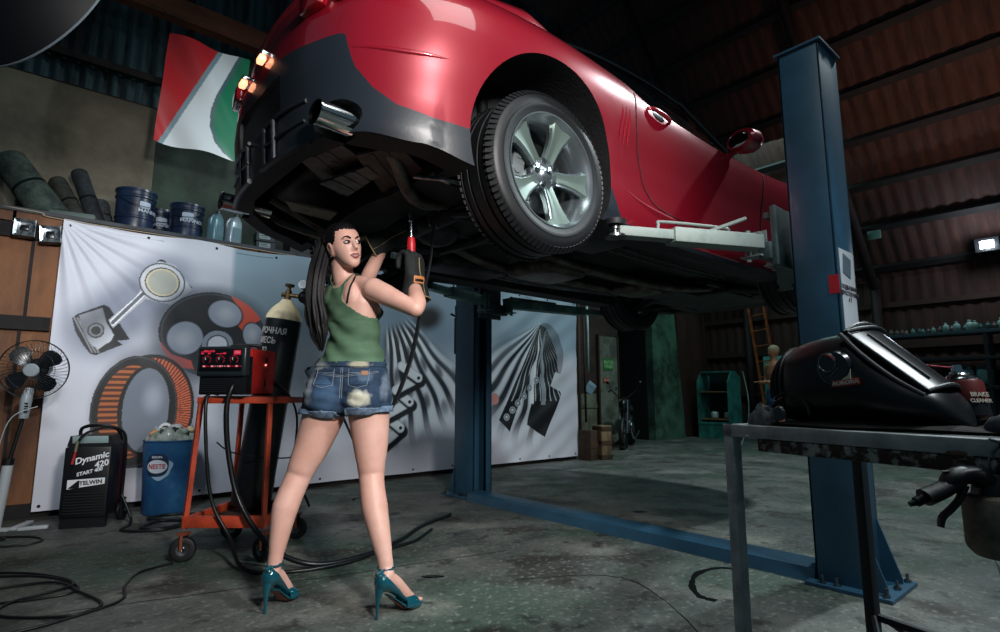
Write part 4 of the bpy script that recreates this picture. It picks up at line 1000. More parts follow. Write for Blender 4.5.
# gas cylinder
gcy = thing('gas_cylinder', W(-1.49, 3.47, .215), 'tall black gas cylinder with cream shoulder standing on the orange trolley', 'gas cylinder', rot=(R(-2), R(7.2), -VIEW))
gcy.rotation_euler = (M.Rotation(-VIEW, 4, 'Z') @ M.Rotation(R(7.0), 4, 'Y')).to_euler()
cb = mat('cylinder_black', '0e1114', .32, c2='1c2226', scale=14, lo=.5, hi=.8, bump=.06)
MB().lathe([(0, .02), (.09, .0), (.107, .012), (.109, .06), (.109, 1.10), (.108, 1.13)], None, 48).lathe([(.1105, .02), (.1115, .02), (.1115, .16), (.1105, .16)], None, 48).build('cylinder_body', cb, gcy)
MB().lathe([(.108, 1.13), (.102, 1.158), (.085, 1.19), (.062, 1.22), (.042, 1.240), (.034, 1.255), (.03, 1.26), (0, 1.26)], None, 48).build('cream_shoulder', mat('shoulder_cream', 'd6c9a4', .6, c2='8f8870', scale=11, lo=.45, hi=.7), gcy)
mb = MB().cyl((0, 0, 1.25), (0, 0, 1.32), .019).cyl((0, 0, 1.29), (.07, 0, 1.29), .013).cyl((0, 0, 1.31), (0, 0, 1.345), .012).cyl((0, 0, 1.345), (0, 0, 1.36), .03, n=8).tube([(-.04, 0, 1.29), (0, 0, 1.29)], .014)
mb.build('valve', mat('brass', '5a4a30', .4, .8), gcy)
rg = MB().ball((.10, 0, 1.29), (.035, .035, .04), 20).cyl((.10, 0, 1.29), (.13, -.03, 1.25), .016).build('regulator', darkmetal, gcy)
for c, d in (((.10, -.03, 1.36), (0, -1, .2)), ((.155, -.02, 1.30), (.4, -1, 0))):
    c = V(c); d = V(d).normalized(); MB().cyl(c, c+d*.022, .028, n=28).tube([c-d*.0, (.10, 0, 1.29)], .007).build('gauge_housing', steel, rg)
    
for c, d in (((.10, -.03, 1.36), (0, -1, .2)), ((.155, -.02, 1.30), (.4, -1, 0))):
    c = V(c); d = V(d).normalized(); MB().cyl(c+d*.0215, c+d*.0225, .024, n=24).build('gauge_face', whiteink, rg)
ink = mat('stencil_white', 'a9aca8', .7)
for k, s_ in enumerate(('СВАРОЧНАЯ', 'СМЕСЬ', '002')):
    wtext('stencil', s_, .052, ink, gcy, .1095, 1.05-.060*k, -30, .8, .001)
# small grey boxes hung right of the cylinder
bx = thing('junction_box', W(-1.19, 3.62, 1.02), 'small grey box with dark strap behind the woman and the gas cylinder', 'box', -VIEW, rot=(0, R(-28), -VIEW))
MB().box((0, 0, 0), (.11, .05, .085), bev=.01).box((.0, -.03, .012), (.08, .01, .03), bev=.003).build('box_body', mat('box_bluegrey', '4b6070', .5), bx, 30)
MB().box((-.02, -.002, 0), (.018, .056, .09)).tube([(.0, 0, -.04), (.02, .05, -.25), (.0, .1, -.55), (-.02, .1, -.80), (-.15, .05, -.83)], .008, 6, sm=5).build('strap', black, bx, 0)
# cables
cabm = mat('cable_black', '0b0d10', .4)
def cable(name, pts, r, label, m=cabm, sm=8, cat='cable', group=None):
    o = MB().tube(pts, r, 8, sm=sm).build(name, m, None, 0)
    for p in o.data.polygons: p.use_smooth = True
    return tag(o, label, cat, group)
def L(x, y, z, o=(-1.465, 3.3)): return W(o[0]+x, o[1]+y, z)
cable('welding_hose', [L(.0, -.13, .90), L(.02, -.24, .93), L(.0, -.26, .80), L(.02, -.24, .55), L(.10, -.24, .3), L(.30, -.30, .10), L(.52, -.30, .02), L(.72, -.12, .012), L(.86, .2, .012), L(.95, .6, .012), L(1.1, .95, .012)], .014, 'thick black hose looping down from the trolley unit and round behind the legs')
cable('power_cable', [L(-.12, -.12, .88), L(-.12, -.24, .86), L(-.10, -.25, .6), L(-.06, -.23, .32), L(.05, -.24, .14), L(.20, -.38, .02), L(.45, -.38, .010), L(.68, -.22, .01), L(.80, .0, .01), L(.95, .2, .01), L(1.02, .5, .01)], .010, 'thinner black cable hanging at the left front of the orange trolley')
cable('thin_wire', [L(-.07, -.20, .62), L(.0, -.1, .55), L(.2, .2, .50), L(.30, .3, .62)], .004, 'thin black wire sagging across inside the orange trolley')
cable('regulator_hose', [L(.02, .10, 1.0), L(.08, .02, .98), L(.18, .08, .90), L(.25, .1, .75), L(.22, .2, .45), L(.3, .25, .2)], .007, 'thin dark hose running down the right of the gas cylinder')
cable('floor_cable', [W(-1.70, 3.06, .01), W(-1.78, 2.92, .006), W(-1.72, 2.72, .006), W(-1.62, 2.55, .006), W(-1.66, 2.40, .006), W(-1.80, 2.2, .006), W(-2.1, 2.05, .006)], .006, 'thin black cable running over the floor from the trolley wheel')
cable('coiled_cable', [W(-2.6, 2.82, .006), W(-2.25, 2.86, .006), W(-1.98, 2.75, .006), W(-1.9, 2.62, .006), W(-2.1, 2.5, .006), W(-2.35, 2.43, .008), W(-2.4, 2.55, .008), W(-2.1, 2.75, .012), W(-1.85, 2.62, .010), W(-1.66, 2.48, .008), W(-1.72, 2.36, .006), W(-1.98, 2.36, .008), W(-2.05, 2.5, .012), W(-1.96, 2.72, .014), W(-2.3, 2.9, .006), W(-2.7, 2.9, .006)], .006, 'black cable lying in loops on the floor at the lower left')
cable('coiled_cable', [W(-3.3, 3.6, .006), W(-2.9, 3.62, .006), W(-2.75, 3.5, .006), W(-2.9, 3.38, .006), W(-3.2, 3.32, .006), W(-3.0, 3.55, .012), W(-3.4, 3.7, .006)], .006, 'short black cable loop on the floor below the fan')
# battery charger
def box_with(loc, *a): pass
ch = thing('battery_charger', (.455, 4.84, 0), 'black upright battery charger on wheels between the fan and the blue bin', 'battery charger', R(-24))
blk = mat('charger_black', '0a0b0e', .45, bump=.1, bscale=90); mar = mat('charger_maroon', '3b1018', .5)
MB().box((0, -.02, .30), (.27, .20, .46), bev=.012).build('front_casing', blk, ch, 30)
MB().box((0, .13, .30), (.265, .12, .46), bev=.008).build('rear_casing', mar, ch, 30)
MB().prism([(-.135, .53), (.135, .53), (.12, .60), (-.12, .60)], 'y', -.09, .17).build('top_housing', blk, ch, 30)
MB().box((0, -.095, .575), (.21, .004, .05), rot=(15, 0, 0), bev=.002).build('meter_window', mat('meter_glass', '8fa5a5', .2), ch, 30)
MB().tube([(-.125, .1, .56), (-.12, .08, .64), (-.02, .04, .665), (.10, .06, .64), (.125, .1, .56)], .012, 8, sm=4).build('carry_handle', black, ch)
for s in (-1, 1):
    q = M.Translation((s*.16, .12, .065)) @ M.Rotation(R(90), 4, 'Y')
    MB().lathe([(.02, .02), (.055, .022), (.065, .012), (.065, -.012), (.055, -.022), (.02, -.02)], q, 28).cyl((s*.12, .12, .065), (s*.19, .12, .065), .02).build('wheel', rubber, ch)
MB().box((0, -.08, .035), (.26, .04, .07)).build('foot', blk, ch, 0)
mb = MB()
for k in range(8): mb.box((0, -.124, .10+.018*k), (.22, .008, .006))
mb.build('vent_slats', mat('slat_dark', '1a1c20', .5), ch, 0)
text('print_name', 'Dynamic', .056, whiteink, ch, (.025, -.1215, .455), (90, -14, 0), shear=.25, bold=.0015)
text('print_number', '420', .055, whiteink, ch, (.085, -.1215, .415), (90, -14, 0), shear=.2, bold=.0015)
text('print_line', 'START 400', .032, whiteink, ch, (.02, -.1215, .365), (90, -14, 0), shear=.2, bold=.001)
MB().prism([(-.10, .255), (.115, .285), (.115, .325), (-.10, .315)], 'y', -.1225, -.121).build('maker_plate', whiteink, ch, 0)
text('maker_text', 'TELWIN', .036, blk, ch, (.035, -.124, .296), (90, -5, 0), bold=.001)
MB().prism([(-.095, .26), (-.04, .31), (-.03, .31), (-.03, .262)], 'y', -.124, -.1225).build('maker_mark', blk, ch, 0)
cl1 = MB().tube([(-.06, -.135, .57), (-.065, -.14, .50)], [.010, .012], 8).build('clamp', mat('clamp_olive', '5b5a45', .5, .4), ch)
MB().tube([(-.063, -.14, .50), (-.075, -.145, .42)], [.011, .013], 8, flat=.6).build('clamp_grip', mat('grip_red', 'b3201f', .5), cl1)
MB().tube([(-.06, -.13, .56), (-.02, -.12, .62), (.08, -.06, .655), (.16, .0, .62), (.18, .02, .50), (.17, .06, .2), (.2, -.05, .05)], .009, 8, sm=5).tube([(-.12, .1, .60), (-.17, .08, .52), (-.18, .06, .42), (-.155, .05, .36), (-.17, .06, .24), (-.16, .08, .16)], .008, 8, sm=5).build('clamp_cable', cabm, ch)
MB().ball((-.17, .05, .385), (.016, .02, .03), 12).tube([(-.17, .05, .42), (-.165, .05, .45)], .008).build('plug', black, ch)
cable('charger_lead', [(.62, 4.75, .2), (.68, 4.66, .02), (.60, 4.45, .01), (.80, 4.30, .01), (.98, 4.42, .012), (.85, 4.60, .012), (.70, 4.42, .016), (.82, 4.34, .012), (1.02, 4.52, .01), (.78, 4.68, .02), (.95, 4.80, .01), (1.2, 4.62, .01)], .009, 'black charger leads heaped on the floor before the blue bin')
# blue bin
bi = thing('blue_bin', (.945, 4.98, 0), 'round blue metal bin with a rubbish bag inside, right of the battery charger', 'bin', R(-8))
bb = mat('bin_blue', '1d4f7c', .5, c2='2f6b8f', scale=7, lo=.5, hi=.75, bump=.1)
MB().lathe([(0, .008), (.158, .005), (.162, .012), (.185, .525), (.190, .53), (.190, .54), (.184, .54), (.180, .525), (.156, .02), (0, .02)], None, 56).build('bin_body', bb, bi)
nvy = mat('logo_navy', '142a44', .5); wlo = mat('logo_white', 'c7cdd2', .5)
def patch(name, fn, m, r, ang, parent, zc, tilt=0, off=.0):
    mb = MB(); n = 40; a_ = []
    pts = [fn(2*pi*i/n) for i in range(n)]
    cx = sum(p[0] for p in pts)/n; cz = sum(p[1] for p in pts)/n
    rings = []
    for f in (1, .66, .33, .02): rings.append([V((sin((cx+(p[0]-cx)*f)/r)*(r+off), -cos((cx+(p[0]-cx)*f)/r)*(r+off), cz+(p[1]-cz)*f+zc)) for p in pts])
    mb.loft(rings, caps=False); o = mb.build(name, m, parent, 0); o.rotation_euler = (0, 0, R(ang)); return o
rb_ = .1795
patch('logo_splash', lambda a: (.085*cos(a)*(1+.10*sin(5*a))+.018, .085*sin(a)*(1+.12*cos(4*a))-.012), mat('logo_halo', '8fb0c4', .6), rb_+.001, -30, bi, .36, off=.001)
patch('logo_plate', lambda a: (.080*math.copysign(abs(cos(a))**.7, cos(a)), .082*math.copysign(abs(sin(a))**.8, sin(a))), nvy, rb_+.001, -30, bi, .365, off=.002)
patch('logo_oval', lambda a: (.072*cos(a), .048*sin(a)+.1*.0), wlo, rb_+.001, -30, bi, .355, off=.003)
wtext('logo_text', 'NESTE', .045, mat('logo_red', 'a03040', .5), bi, rb_+.0045, .355, -30, .95, .001)
wtext('logo_top_text', 'EUROPA', .020, wlo, bi, rb_+.0045, .422, -30, 1, .0006)
bag = mat('bin_bag', 'b8b9b0', .25, c2='6f8070', scale=14, alpha=1)
rnd = random.Random(5)
mb = MB(); rings = []
ph = [rnd.uniform(0, 6) for _ in range(8)]
for f, z in ((1.0, .50), (1.0, .545), (.96, .575), (.80, .60), (.55, .585), (.3, .60), (.02, .57)):
    rings.append([V((cos(a)*.176*f, sin(a)*.176*f, z+.022*sin(3*a+ph[0]+f*4)+.014*sin(9*a+ph[1]-f*7)+.008*sin(17*a+f*20))) for a in [2*pi*i/64 for i in range(64)]])
mb.loft(rings); mb.build('rubbish_bag', bag, bi, 60)
for k, (x, y, z, r_, c_) in enumerate(((-.11, -.07, .59, .035, 'c98f5a'), (-.05, -.10, .60, .03, '3c4a46'), (.0, -.09, .615, .028, '1f2629'), (.06, -.09, .60, .034, '98a39c'), (.12, -.05, .61, .035, 'd8c39a'), (.02, .02, .625, .04, 'b7bcb8'), (-.05, .0, .60, .035, '4f6b58'))):
    mb = MB(); mb.ball((x, y, z), (r_*1.3, r_, r_*.7), 14)
    for v in mb.bm.verts: v.co += V((sin(v.co.x*190+k), sin(v.co.y*170), sin(v.co.z*150+v.co.x*120)))*.006
    mb.build('litter', mat('litter_%d' % k, c_, .6), bi, 60)
# pedestal fan
fn_ = thing('pedestal_fan', (.07, 4.95, 0), 'grey pedestal fan with dark blades leaning at the left edge', 'fan', R(-25))
fg = mat('fan_grey', '8d979d', .4); fbm = mat('blade_dark', '15191d', .25)
b_ = MB().box((.11, 0, .012), (.16, .045, .022), rot=(0, 0, 12), bev=.006).box((-.12, 0, .012), (.22, .045, .022), rot=(0, 0, -12), bev=.006).box((.0, .1, .012), (.045, .22, .022), bev=.006).build('base', mat('fan_white', 'aab2b6', .45), fn_, 30)
MB().tube([(-.10, 0, .02), (-.07, 0, .44)], .030, 16).build('lower_pole', mat('fan_white', 'aab2b6', .45), fn_)
MB().tube([(-.073, 0, .40), (-.012, 0, .76)], .012, 12).cyl((-.074, 0, .42), (-.07, 0, .46), .034, n=16).build('upper_pole', black, fn_)
MB().tube([(-.012, -.01, .72), (-.008, -.01, .84), (.0, .0, .92)], [.028, .036, .026], 16, sm=3, flat=.9).build('control_box', fg, fn_, 50)
for k in range(4): MB().box((.01, -.042, .765+.018*k), (.018, .012, .009), bev=.002).build('button', black, fn_, 0)
H_ = M.Translation((.02, -.02, 1.045)) @ M.Rotation(R(8), 4, 'Z') @ M.Rotation(R(8), 4, 'X') @ M.Rotation(R(90), 4, 'X')
MB().lathe([(0, -.20), (.05, -.19), (.068, -.14), (.068, -.06), (.04, -.04), (0, -.04)], H_, 24).build('motor_housing', black, fn_)
for s_, z in ((1, .055), (-1, -.05)):
    mb = MB(); rings_ = (.195,) if s_ < 0 else (.195, .13)
    for k in range(44):
        a = 2*pi*k/44
        pts = [H_ @ V((cos(a+tw)*r_, sin(a+tw)*r_, zz)) for r_, zz, tw in ((.04, z, 0), (.10, z*1.05, .10), (.16, z*.75, .2), (.19, z*.2, .26))]
        mb.tube(pts, .0011, 4, caps=False)
    for r_ in rings_: mb.tube([H_ @ V((cos(2*pi*i/48)*r_, sin(2*pi*i/48)*r_, (z*.15 if r_ > .18 else z*.95))) for i in range(49)], .003 if r_ > .18 else .0015, 6, caps=False)
    mb.build('front_guard' if s_ > 0 else 'rear_guard', steel if s_ > 0 else darkmetal, fn_)
MB().lathe([(0, .066), (.038, .064), (.045, .056), (.045, .045), (0, .045)], H_, 28).build('guard_badge', fg, fn_)
MB().lathe([(0, .04), (.03, .035), (.034, .0), (.034, -.03), (0, -.03)], H_, 24).build('blade_hub', fbm, fn_)
for k in range(4):
    a0 = 2*pi*k/4+.6; rings = []
    for r_, w0, w1 in ((.03, -.2, .35), (.06, -.35, .55), (.10, -.38, .58), (.14, -.34, .52), (.165, -.22, .36), (.172, -.05, .15)):
        rings.append([H_ @ V((cos(a0+w)*r_, sin(a0+w)*r_, .02*(w)/.5+dz)) for w, dz in [(w0+(w1-w0)*i/6, .0015) for i in range(7)]+[(w0+(w1-w0)*i/6, -.0015) for i in range(6, -1, -1)]])
    MB().loft(rings).build('fan_blade', fbm, fn_, 60)
cable('fan_cord', [(.12, 4.86, .80), (-.02, 4.84, .70), (-.06, 4.84, .3), (.0, 4.75, .01), (-.05, 4.5, .006)], .003, 'thin pale cord hanging beside the fan pole', mat('cord_pale', '9aa3a8', .5))
# ledge goods, z 2.25
LZ = 2.25
pm = mat('drum_navy', '101a2c', .3, c2='1b2a44', scale=6); wm = mat('drum_print', '9aa6b5', .5)
def drum(x, y, z, label, h=.30, r=.125, rot=0):
    d = thing('oil_drum', (x, y, z), label, 'drum', R(rot), 'dark blue oil buckets stacked on the ledge')
    MB().lathe([(0, 0), (r*.94, 0), (r*.95, .01), (r*.95, h*.28), (r*.99, h*.30), (r*.99, h*.33), (r*.95, h*.35), (r*.97, h*.78), (r*1.02, h*.80), (r*1.02, h*.84), (r*.98, h*.86), (r*.99, h*.94), (r*1.04, h*.95), (r*1.04, h), (r*.95, h), (r*.94, h*.97), (0, h*.97)], None, 40).build('bucket', pm, d, 30)
    patch('print_patch', lambda a: (.045*math.copysign(abs(cos(a))**.3, cos(a)), .03*math.copysign(abs(sin(a))**.3, sin(a))), wm, r*.965, 10, d, h*.62, off=.002)
    wtext('print_text', 'MANNOL', .045, wm, d, r*.97+.002, h*.48, 30, 1.1, .001)
    MB().tube([(-r, 0, h*.83), (-r*.7, -r*.9, h*.62), (0, -r*1.2, h*.55), (r*.7, -r*.9, h*.62), (r, 0, h*.83)], .003, 5, sm=5).build('bail_handle', steel, d)
    return d
drum(.64, 5.58, LZ, 'dark blue oil bucket with pale label, at the left of the buckets on the ledge', h=.36, r=.15, rot=12)
drum(.86, 5.83, LZ, 'dark blue oil bucket behind and between its neighbours on the ledge', rot=-10)
drum(1.03, 5.54, LZ, 'dark blue oil bucket nearest the two silver oil bottles on the ledge', h=.31, r=.135, rot=-18)
silver = mat('bottle_silver', '8b9aa2', .32, .4)
def oilbottle(x, y, h, rz, label, m=silver):
    o = thing('oil_bottle', (x, y, LZ), label, 'bottle', R(rz))
    rings = []
    for z, w_, d in ((0, .085, .045), (.01, .092, .05), (h*.62, .092, .05), (h*.74, .088, .046), (h*.85, .055, .032), (h*.92, .026, .022)):
        rings.append([V((math.copysign(abs(cos(a))**.5, cos(a))*w_*.72+(0 if z < h*.7 else (z/h-.7)*.09), math.copysign(abs(sin(a))**.5, sin(a))*d, z)) for a in [2*pi*i/28 for i in range(28)]])
    MB().loft(rings).build('bottle_body', m, o, 50)
    MB().cyl((.02, 0, h*.91), (.021, 0, h), .020, n=20).build('cap', mat('cap_dark', '22282c', .4), o)
    MB().tube([(-.058, 0, h*.45), (-.075, 0, h*.6), (-.05, 0, h*.78), (-.005, 0, h*.86)], .011, 8, sm=4).build('grip', m, o)
    MB().box((.0, -.0505, h*.36), (.085, .002, h*.35), bev=.0005).build('label_patch', mat('bottle_label', '56717c', .4), o, 0)
    return o
oilbottle(1.245, 5.43, .29, 40, 'grey oil bottle on the ledge, left of the pair beside the buckets', mat('bottle_teal', '5c7d86', .35, .2))
oilbottle(1.40, 5.44, .295, 25, 'silver oil bottle on the ledge, right of the pair beside the buckets')
for i, (x, z, lb) in enumerate(((1.70, LZ, 'lower small dark carton on the ledge right of the silver bottles'), (1.69, LZ+.085, 'upper small dark carton on the ledge right of the silver bottles'))):
    o = thing('parts_carton', (x, 5.48, z), lb, 'carton', R(-8+5*i))
    MB().box((0, 0, .041), (.17, .12, .08), bev=.002).build('carton_box', mat('carton_dark', '182227', .6), o, 0)
    MB().box((-.01, -.061, .043), (.10, .002, .045)).build('printed_label', mat('carton_print', '76858a', .5), o, 0)
    MB().box((-.02, -.0625, .052), (.06, .001, .008)).box((-.01, -.0625, .036), (.08, .001, .004)).build('label_print', mat('carton_ink', '1a2226', .5), o, 0)
o = thing('parts_carton', (2.02, 5.5, LZ), 'tall black carton on the ledge under the car bumper', 'carton', R(6))
MB().box((0, 0, .11), (.22, .16, .22), bev=.003).box((0, -.081, .12), (.12, .002, .1)).build('carton_box', mat('carton_black', '0f1316', .6), o, 0)
# rolled mats and filters leaning on the concrete
rollm = mat('roll_felt', '3b4a42', .9, c2='1f2a28', scale=12, bump=.4); rolld = mat('roll_dark', '14191d', .8, c2='222a30', scale=20, bump=.3)
def roll(a, b_, r, m, label):
    a, b_ = V(a), V(b_); d = (b_-a); o = thing('rolled_mat', a, label, 'rolled mat', rot=d.to_track_quat('Z', 'Y').to_euler()); h = d.length
    MB().lathe([(0, 0), (r*.9, 0), (r, .01), (r*1.02, h*.3), (r*.98, h*.6), (r*1.01, h*.9), (r*.97, h-.01), (r*.9, h), (r*.86, h-.004), (r*.82, h), (r*.5, h-.004), (r*.44, h), (0, h-.01)], None, 36).build('roll', m, o, 50)
    MB().lathe([(r*1.025, h*.48), (r*1.03, h*.5), (r*1.025, h*.52)], None, 36).build('tie', cabm, o)
roll((.10, 5.62, LZ+.03), (-.22, 5.82, LZ+.50), .12, rollm, 'wide greenish roll leaning on the concrete at the far left of the ledge')
roll((.29, 5.68, LZ+.02), (.10, 5.88, LZ+.42), .065, mat('roll_brownish', '2d302a', .9, c2='1b1d1a', scale=14), 'narrow brown-grey roll between the wide roll and the dark one')
roll((.40, 5.66, LZ+.02), (.24, 5.84, LZ+.52), .062, rolld, 'dark blue-black roll leaning tallest beside the buckets')
roll((-.33, 5.66, LZ+.03), (-.45, 5.80, LZ+.40), .11, rolld, 'dark roll cut by the left edge of the ledge')
roll((.46, 5.82, LZ+.02), (.40, 5.88, LZ+.30), .075, mat('roll_mesh', '23282b', .9, c2='3a4043', scale=60), 'short mesh-like dark roll behind the grey box on the ledge')
o = thing('cable_trunking', (.22, 5.50, LZ), 'flat grey-green box lying in front of the rolls on the ledge', 'box', R(-12))
MB().box((0, 0, .03), (.30, .09, .055), bev=.006).box((0, 0, .06), (.28, .075, .008), bev=.002).build('box_body', mat('box_greygreen', '4d5c58', .6), o, 30)
MB().box((-.18, .0, .02), (.05, .06, .035), bev=.004).build('end_block', darkmetal, o, 0)
# two square floodlights on the plank wall
for i, (x, z, a, lb) in enumerate(((-.06, 2.09, 0, 'silver square lamp on the plank wall, left of a pair'), (.09, 2.07, -6, 'silver square lamp on the plank wall, right of a pair'))):
    o = thing('square_lamp', (x, 5.30, z), lb, 'lamp', rot=(R(-4), R(a), R(-8)))
    MB().prism([(-.065, -.065), (.065, -.065), (.065, .065), (-.065, .065)], 'y', .0, .05).build('lamp_housing', black, o, 0)
    foil = mat('foil_silver', 'b9bfc2', .25, .8, c2='5d646a', scale=22, lo=.42, hi=.6)
    mb = MB().lathe([(.092, .016), (.086, .020), (.06, .006), (.035, .002)], M.Rotation(R(90), 4, 'X') @ M.Rotation(R(45), 4, 'Z'), 4)
    mb.build('reflector', foil, o, 20)
    MB().box((0, -.008, -.005 if i else .0), (.05, .006, .05 if i else .03), bev=.004).build('lamp_core', mat('core_black', '101215', .3), o, 30)
    MB().box((0, .062, 0), (.03, .03, .03)).build('wall_mount', darkmetal, o, 0)
# thin cord along the banner top
cable('banner_cord', [(-.6, 5.34, 2.24), (.0, 5.33, 2.235), (.16, 5.32, 2.205), (1.5, 5.325, 2.215), (2.9, 5.325, 2.21), (4.4, 5.325, 2.20), (5.97, 5.32, 2.20)], .004, 'pale cord stretched along the top of the banner', mat('cord_tan', '9a8f78', .7), 6, 'cord')
# photographic dish top left: dark back towards us, pale rim
ds = thing('round_reflector', W(-1.80, 2.0, 2.40), 'big round dark dish with a pale rim cut off by the upper left corner', 'reflector dish')
q = V((.35, 1.0, -.45)).to_track_quat('Z', 'Y'); ds.rotation_euler = W(.25, .9, -.25).to_track_quat('Z', 'Y').to_euler()
MB().lathe([(.06, -.20), (.16, -.17), (.27, -.09), (.335, .0), (.33, .0), (.262, -.085), (.155, -.16), (.0, -.19)], None, 56).build('dish', mat('dish_dark', '05070b', .6), ds)
MB().tube([(cos(2*pi*i/64)*.335, sin(2*pi*i/64)*.335, 0) for i in range(65)], .004, 6, caps=False).build('rim', mat('rim_grey', '6d7a84', .4), ds)
MB().cyl((0, 0, -.34), (0, 0, -.18), .06).build('lamp_head', black, ds)
MB().tube([(0, 0, -.28), (-.2, .3, -.4), (-.6, 1.2, -.9)], .015, 8).build('boom', black, ds)
# ================================================================ PERSON
skin = mat('skin', 'dcae9f', .48, c2='d19f8e', scale=5)
skin.node_tree.nodes['Principled BSDF'].inputs['Subsurface Weight'].default_value = .08
skin.node_tree.nodes['Principled BSDF'].inputs['Subsurface Radius'].default_value = (.02, .008, .004)
hairm = mat('hair_black', '070608', .55, c2='0f0d11', scale=60)
hairm.node_tree.nodes['Principled BSDF'].inputs['Specular IOR Level'].default_value = .25
def remesh(me, vox, smooth=4, fac=.5):
    return evalmesh(me, [('REMESH', dict(mode='VOXEL', voxel_size=vox, use_smooth_shade=True)), ('SMOOTH', dict(factor=fac, iterations=smooth))])
def ering(c, rx, ry, rot, n=36, tilt=(0, 0), pw=2.0):
    q = M.Rotation(R(rot), 4, 'Z'); o_ = []
    for i in range(n):
        a = 2*pi*i/n; x = rx*math.copysign(abs(cos(a))**(2/pw), cos(a)); y = ry*math.copysign(abs(sin(a))**(2/pw), sin(a))
        p = q @ V((x, y, 0)); o_.append(V(c)+p+V((0, 0, p.x*tilt[0]+p.y*tilt[1])))
    return o_
def limb(mb, pts, rr, sm=6, n=20):
    mb.tube(pts, rr, n, sm=sm)
    mb.ball(pts[0], rr[0]*.99, 18).ball(pts[-1], rr[-1]*.99, 18)
wo = thing('person', W(-.68, 2.5, 0), 'woman in green tank top and denim shorts reaching up under the car, looking back', 'person', -VIEW)
mb = MB()
TOR = [((.0, .03, .80), .150, .095, 0), ((.0, .03, .815), .165, .103, 0), ((.0, .03, .86), .178, .112, -3), ((.0, .03, .92), .176, .11, -5), ((.004, .03, .98), .160, .10, -9), ((.014, .03, 1.04), .135, .088, -14), ((.02, .03, 1.10), .118, .081, -20), ((.016, .03, 1.16), .118, .082, -26), ((.008, .032, 1.22), .127, .086, -32), ((.0, .036, 1.28), .137, .09, -37), ((-.006, .04, 1.33), .132, .082, -40), ((-.012, .042, 1.37), .105, .066, -40), ((-.03, .038, 1.40), .06, .052, -40), ((-.045, .03, 1.43), .049, .048, -30), ((-.05, .02, 1.47), .047, .048, -60)]
rings = []
for a, b_ in zip(TOR, TOR[1:]):
    for k in range(3):
        t = k/3; rings.append(ering(V(a[0]).lerp(V(b_[0]), t), a[1]+(b_[1]-a[1])*t, a[2]+(b_[2]-a[2])*t, a[3]+(b_[3]-a[3])*t))
rings.append(ering(*TOR[-1])); mb.loft(rings)
for s in (-1, 1): mb.ball((s*.078, -.020, .865), (.088, .080, .092), 24)
q40 = M.Rotation(R(-38), 4, 'Z')
for s in (-1, 1):
    mb.ball(V((0, .035, 1.255))+q40 @ V((s*.055, .062, 0)), .052, 20)          # bust
    mb.ball(V((-.004, .036, 1.31))+q40 @ V((s*.062, -.052, 0)), (.045, .030, .065), 18, mtx=q40)   # shoulder blades
SH_R, EL_R, WR_R = V((.120, -.062, 1.338)), V((.318, -.135, 1.235)), V((.290, .030, 1.375))
SH_L, EL_L, WR_L = V((-.128, .135, 1.352)), V((-.025, .345, 1.435)), V((.085, .315, 1.655))
limb(mb, [V((-.02, .03, 1.375)), V((.06, -.02, 1.365)), SH_R], [.042, .040, .046], 4)
limb(mb, [V((-.04, .05, 1.375)), V((-.09, .10, 1.372)), SH_L], [.042, .038, .044], 4)
limb(mb, [SH_R, SH_R.lerp(EL_R, .3), SH_R.lerp(EL_R, .65), EL_R], [.050, .048, .040, .034])
limb(mb, [EL_R, EL_R.lerp(WR_R, .3)+V((.008, .0, -.004)), EL_R.lerp(WR_R, .7), WR_R], [.035, .040, .034, .026])
limb(mb, [SH_L, SH_L.lerp(EL_L, .3), SH_L.lerp(EL_L, .65), EL_L], [.047, .044, .038, .033])
limb(mb, [EL_L, EL_L.lerp(WR_L, .3), EL_L.lerp(WR_L, .7), WR_L], [.034, .038, .033, .025])
# legs: hip, thigh, knee, calf, ankle
LEG = {-1: ([(-.088, .03, .86), (-.108, .03, .775), (-.145, .025, .66), (-.178, .012, .575), (-.194, .010, .53), (-.208, -.005, .485), (-.232, -.028, .40), (-.244, -.042, .30), (-.252, -.050, .22), (-.257, -.052, .175)],
            [.094, .091, .077, .062, .056, .054, .055, .042, .031, .029]),
       1: ([(.088, .03, .86), (.098, .03, .775), (.110, .022, .66), (.118, .010, .575), (.122, .006, .53), (.130, -.012, .485), (.152, -.045, .40), (.184, -.078, .30), (.208, -.098, .22), (.218, -.105, .175)],
           [.094, .090, .076, .061, .055, .053, .055, .043, .032, .030])}
for s, (p, r_) in LEG.items(): limb(mb, p, r_, 6, 28)
FOOT = {-1: (V((-.262, -.072, 0)), R(-10)), 1: (V((.215, -.138, 0)), R(-38))}     # heel spot on the floor, heading
def fl(s, x, y, z):
    o_, a = FOOT[s]; return o_+V((x*cos(a)-y*sin(a), x*sin(a)+y*cos(a), z))
for s in (-1, 1):
    limb(mb, [V(LEG[s][0][-1]), fl(s, 0, .018, .152)], [.029, .030], 3)
    mb.ball(fl(s, 0, .004, .138), (.027, .03, .03), 16)
    limb(mb, [fl(s, 0, .02, .142), fl(s, .0, .06, .115), fl(s, .002, .11, .062), fl(s, .003, .145, .036)], [.030, .030, .029, .022], 4)
    for k in range(5):
        x = (-.024+.012*k)*(-1 if s < 0 else 1)*-1
        L_ = (.035, .034, .030, .026, .020)[k]
        limb(mb, [fl(s, x, .140, .034), fl(s, x*1.02, .150+L_, .026)], [.0105 if k == 0 else .0085, .0095 if k == 0 else .007], 2, 10)
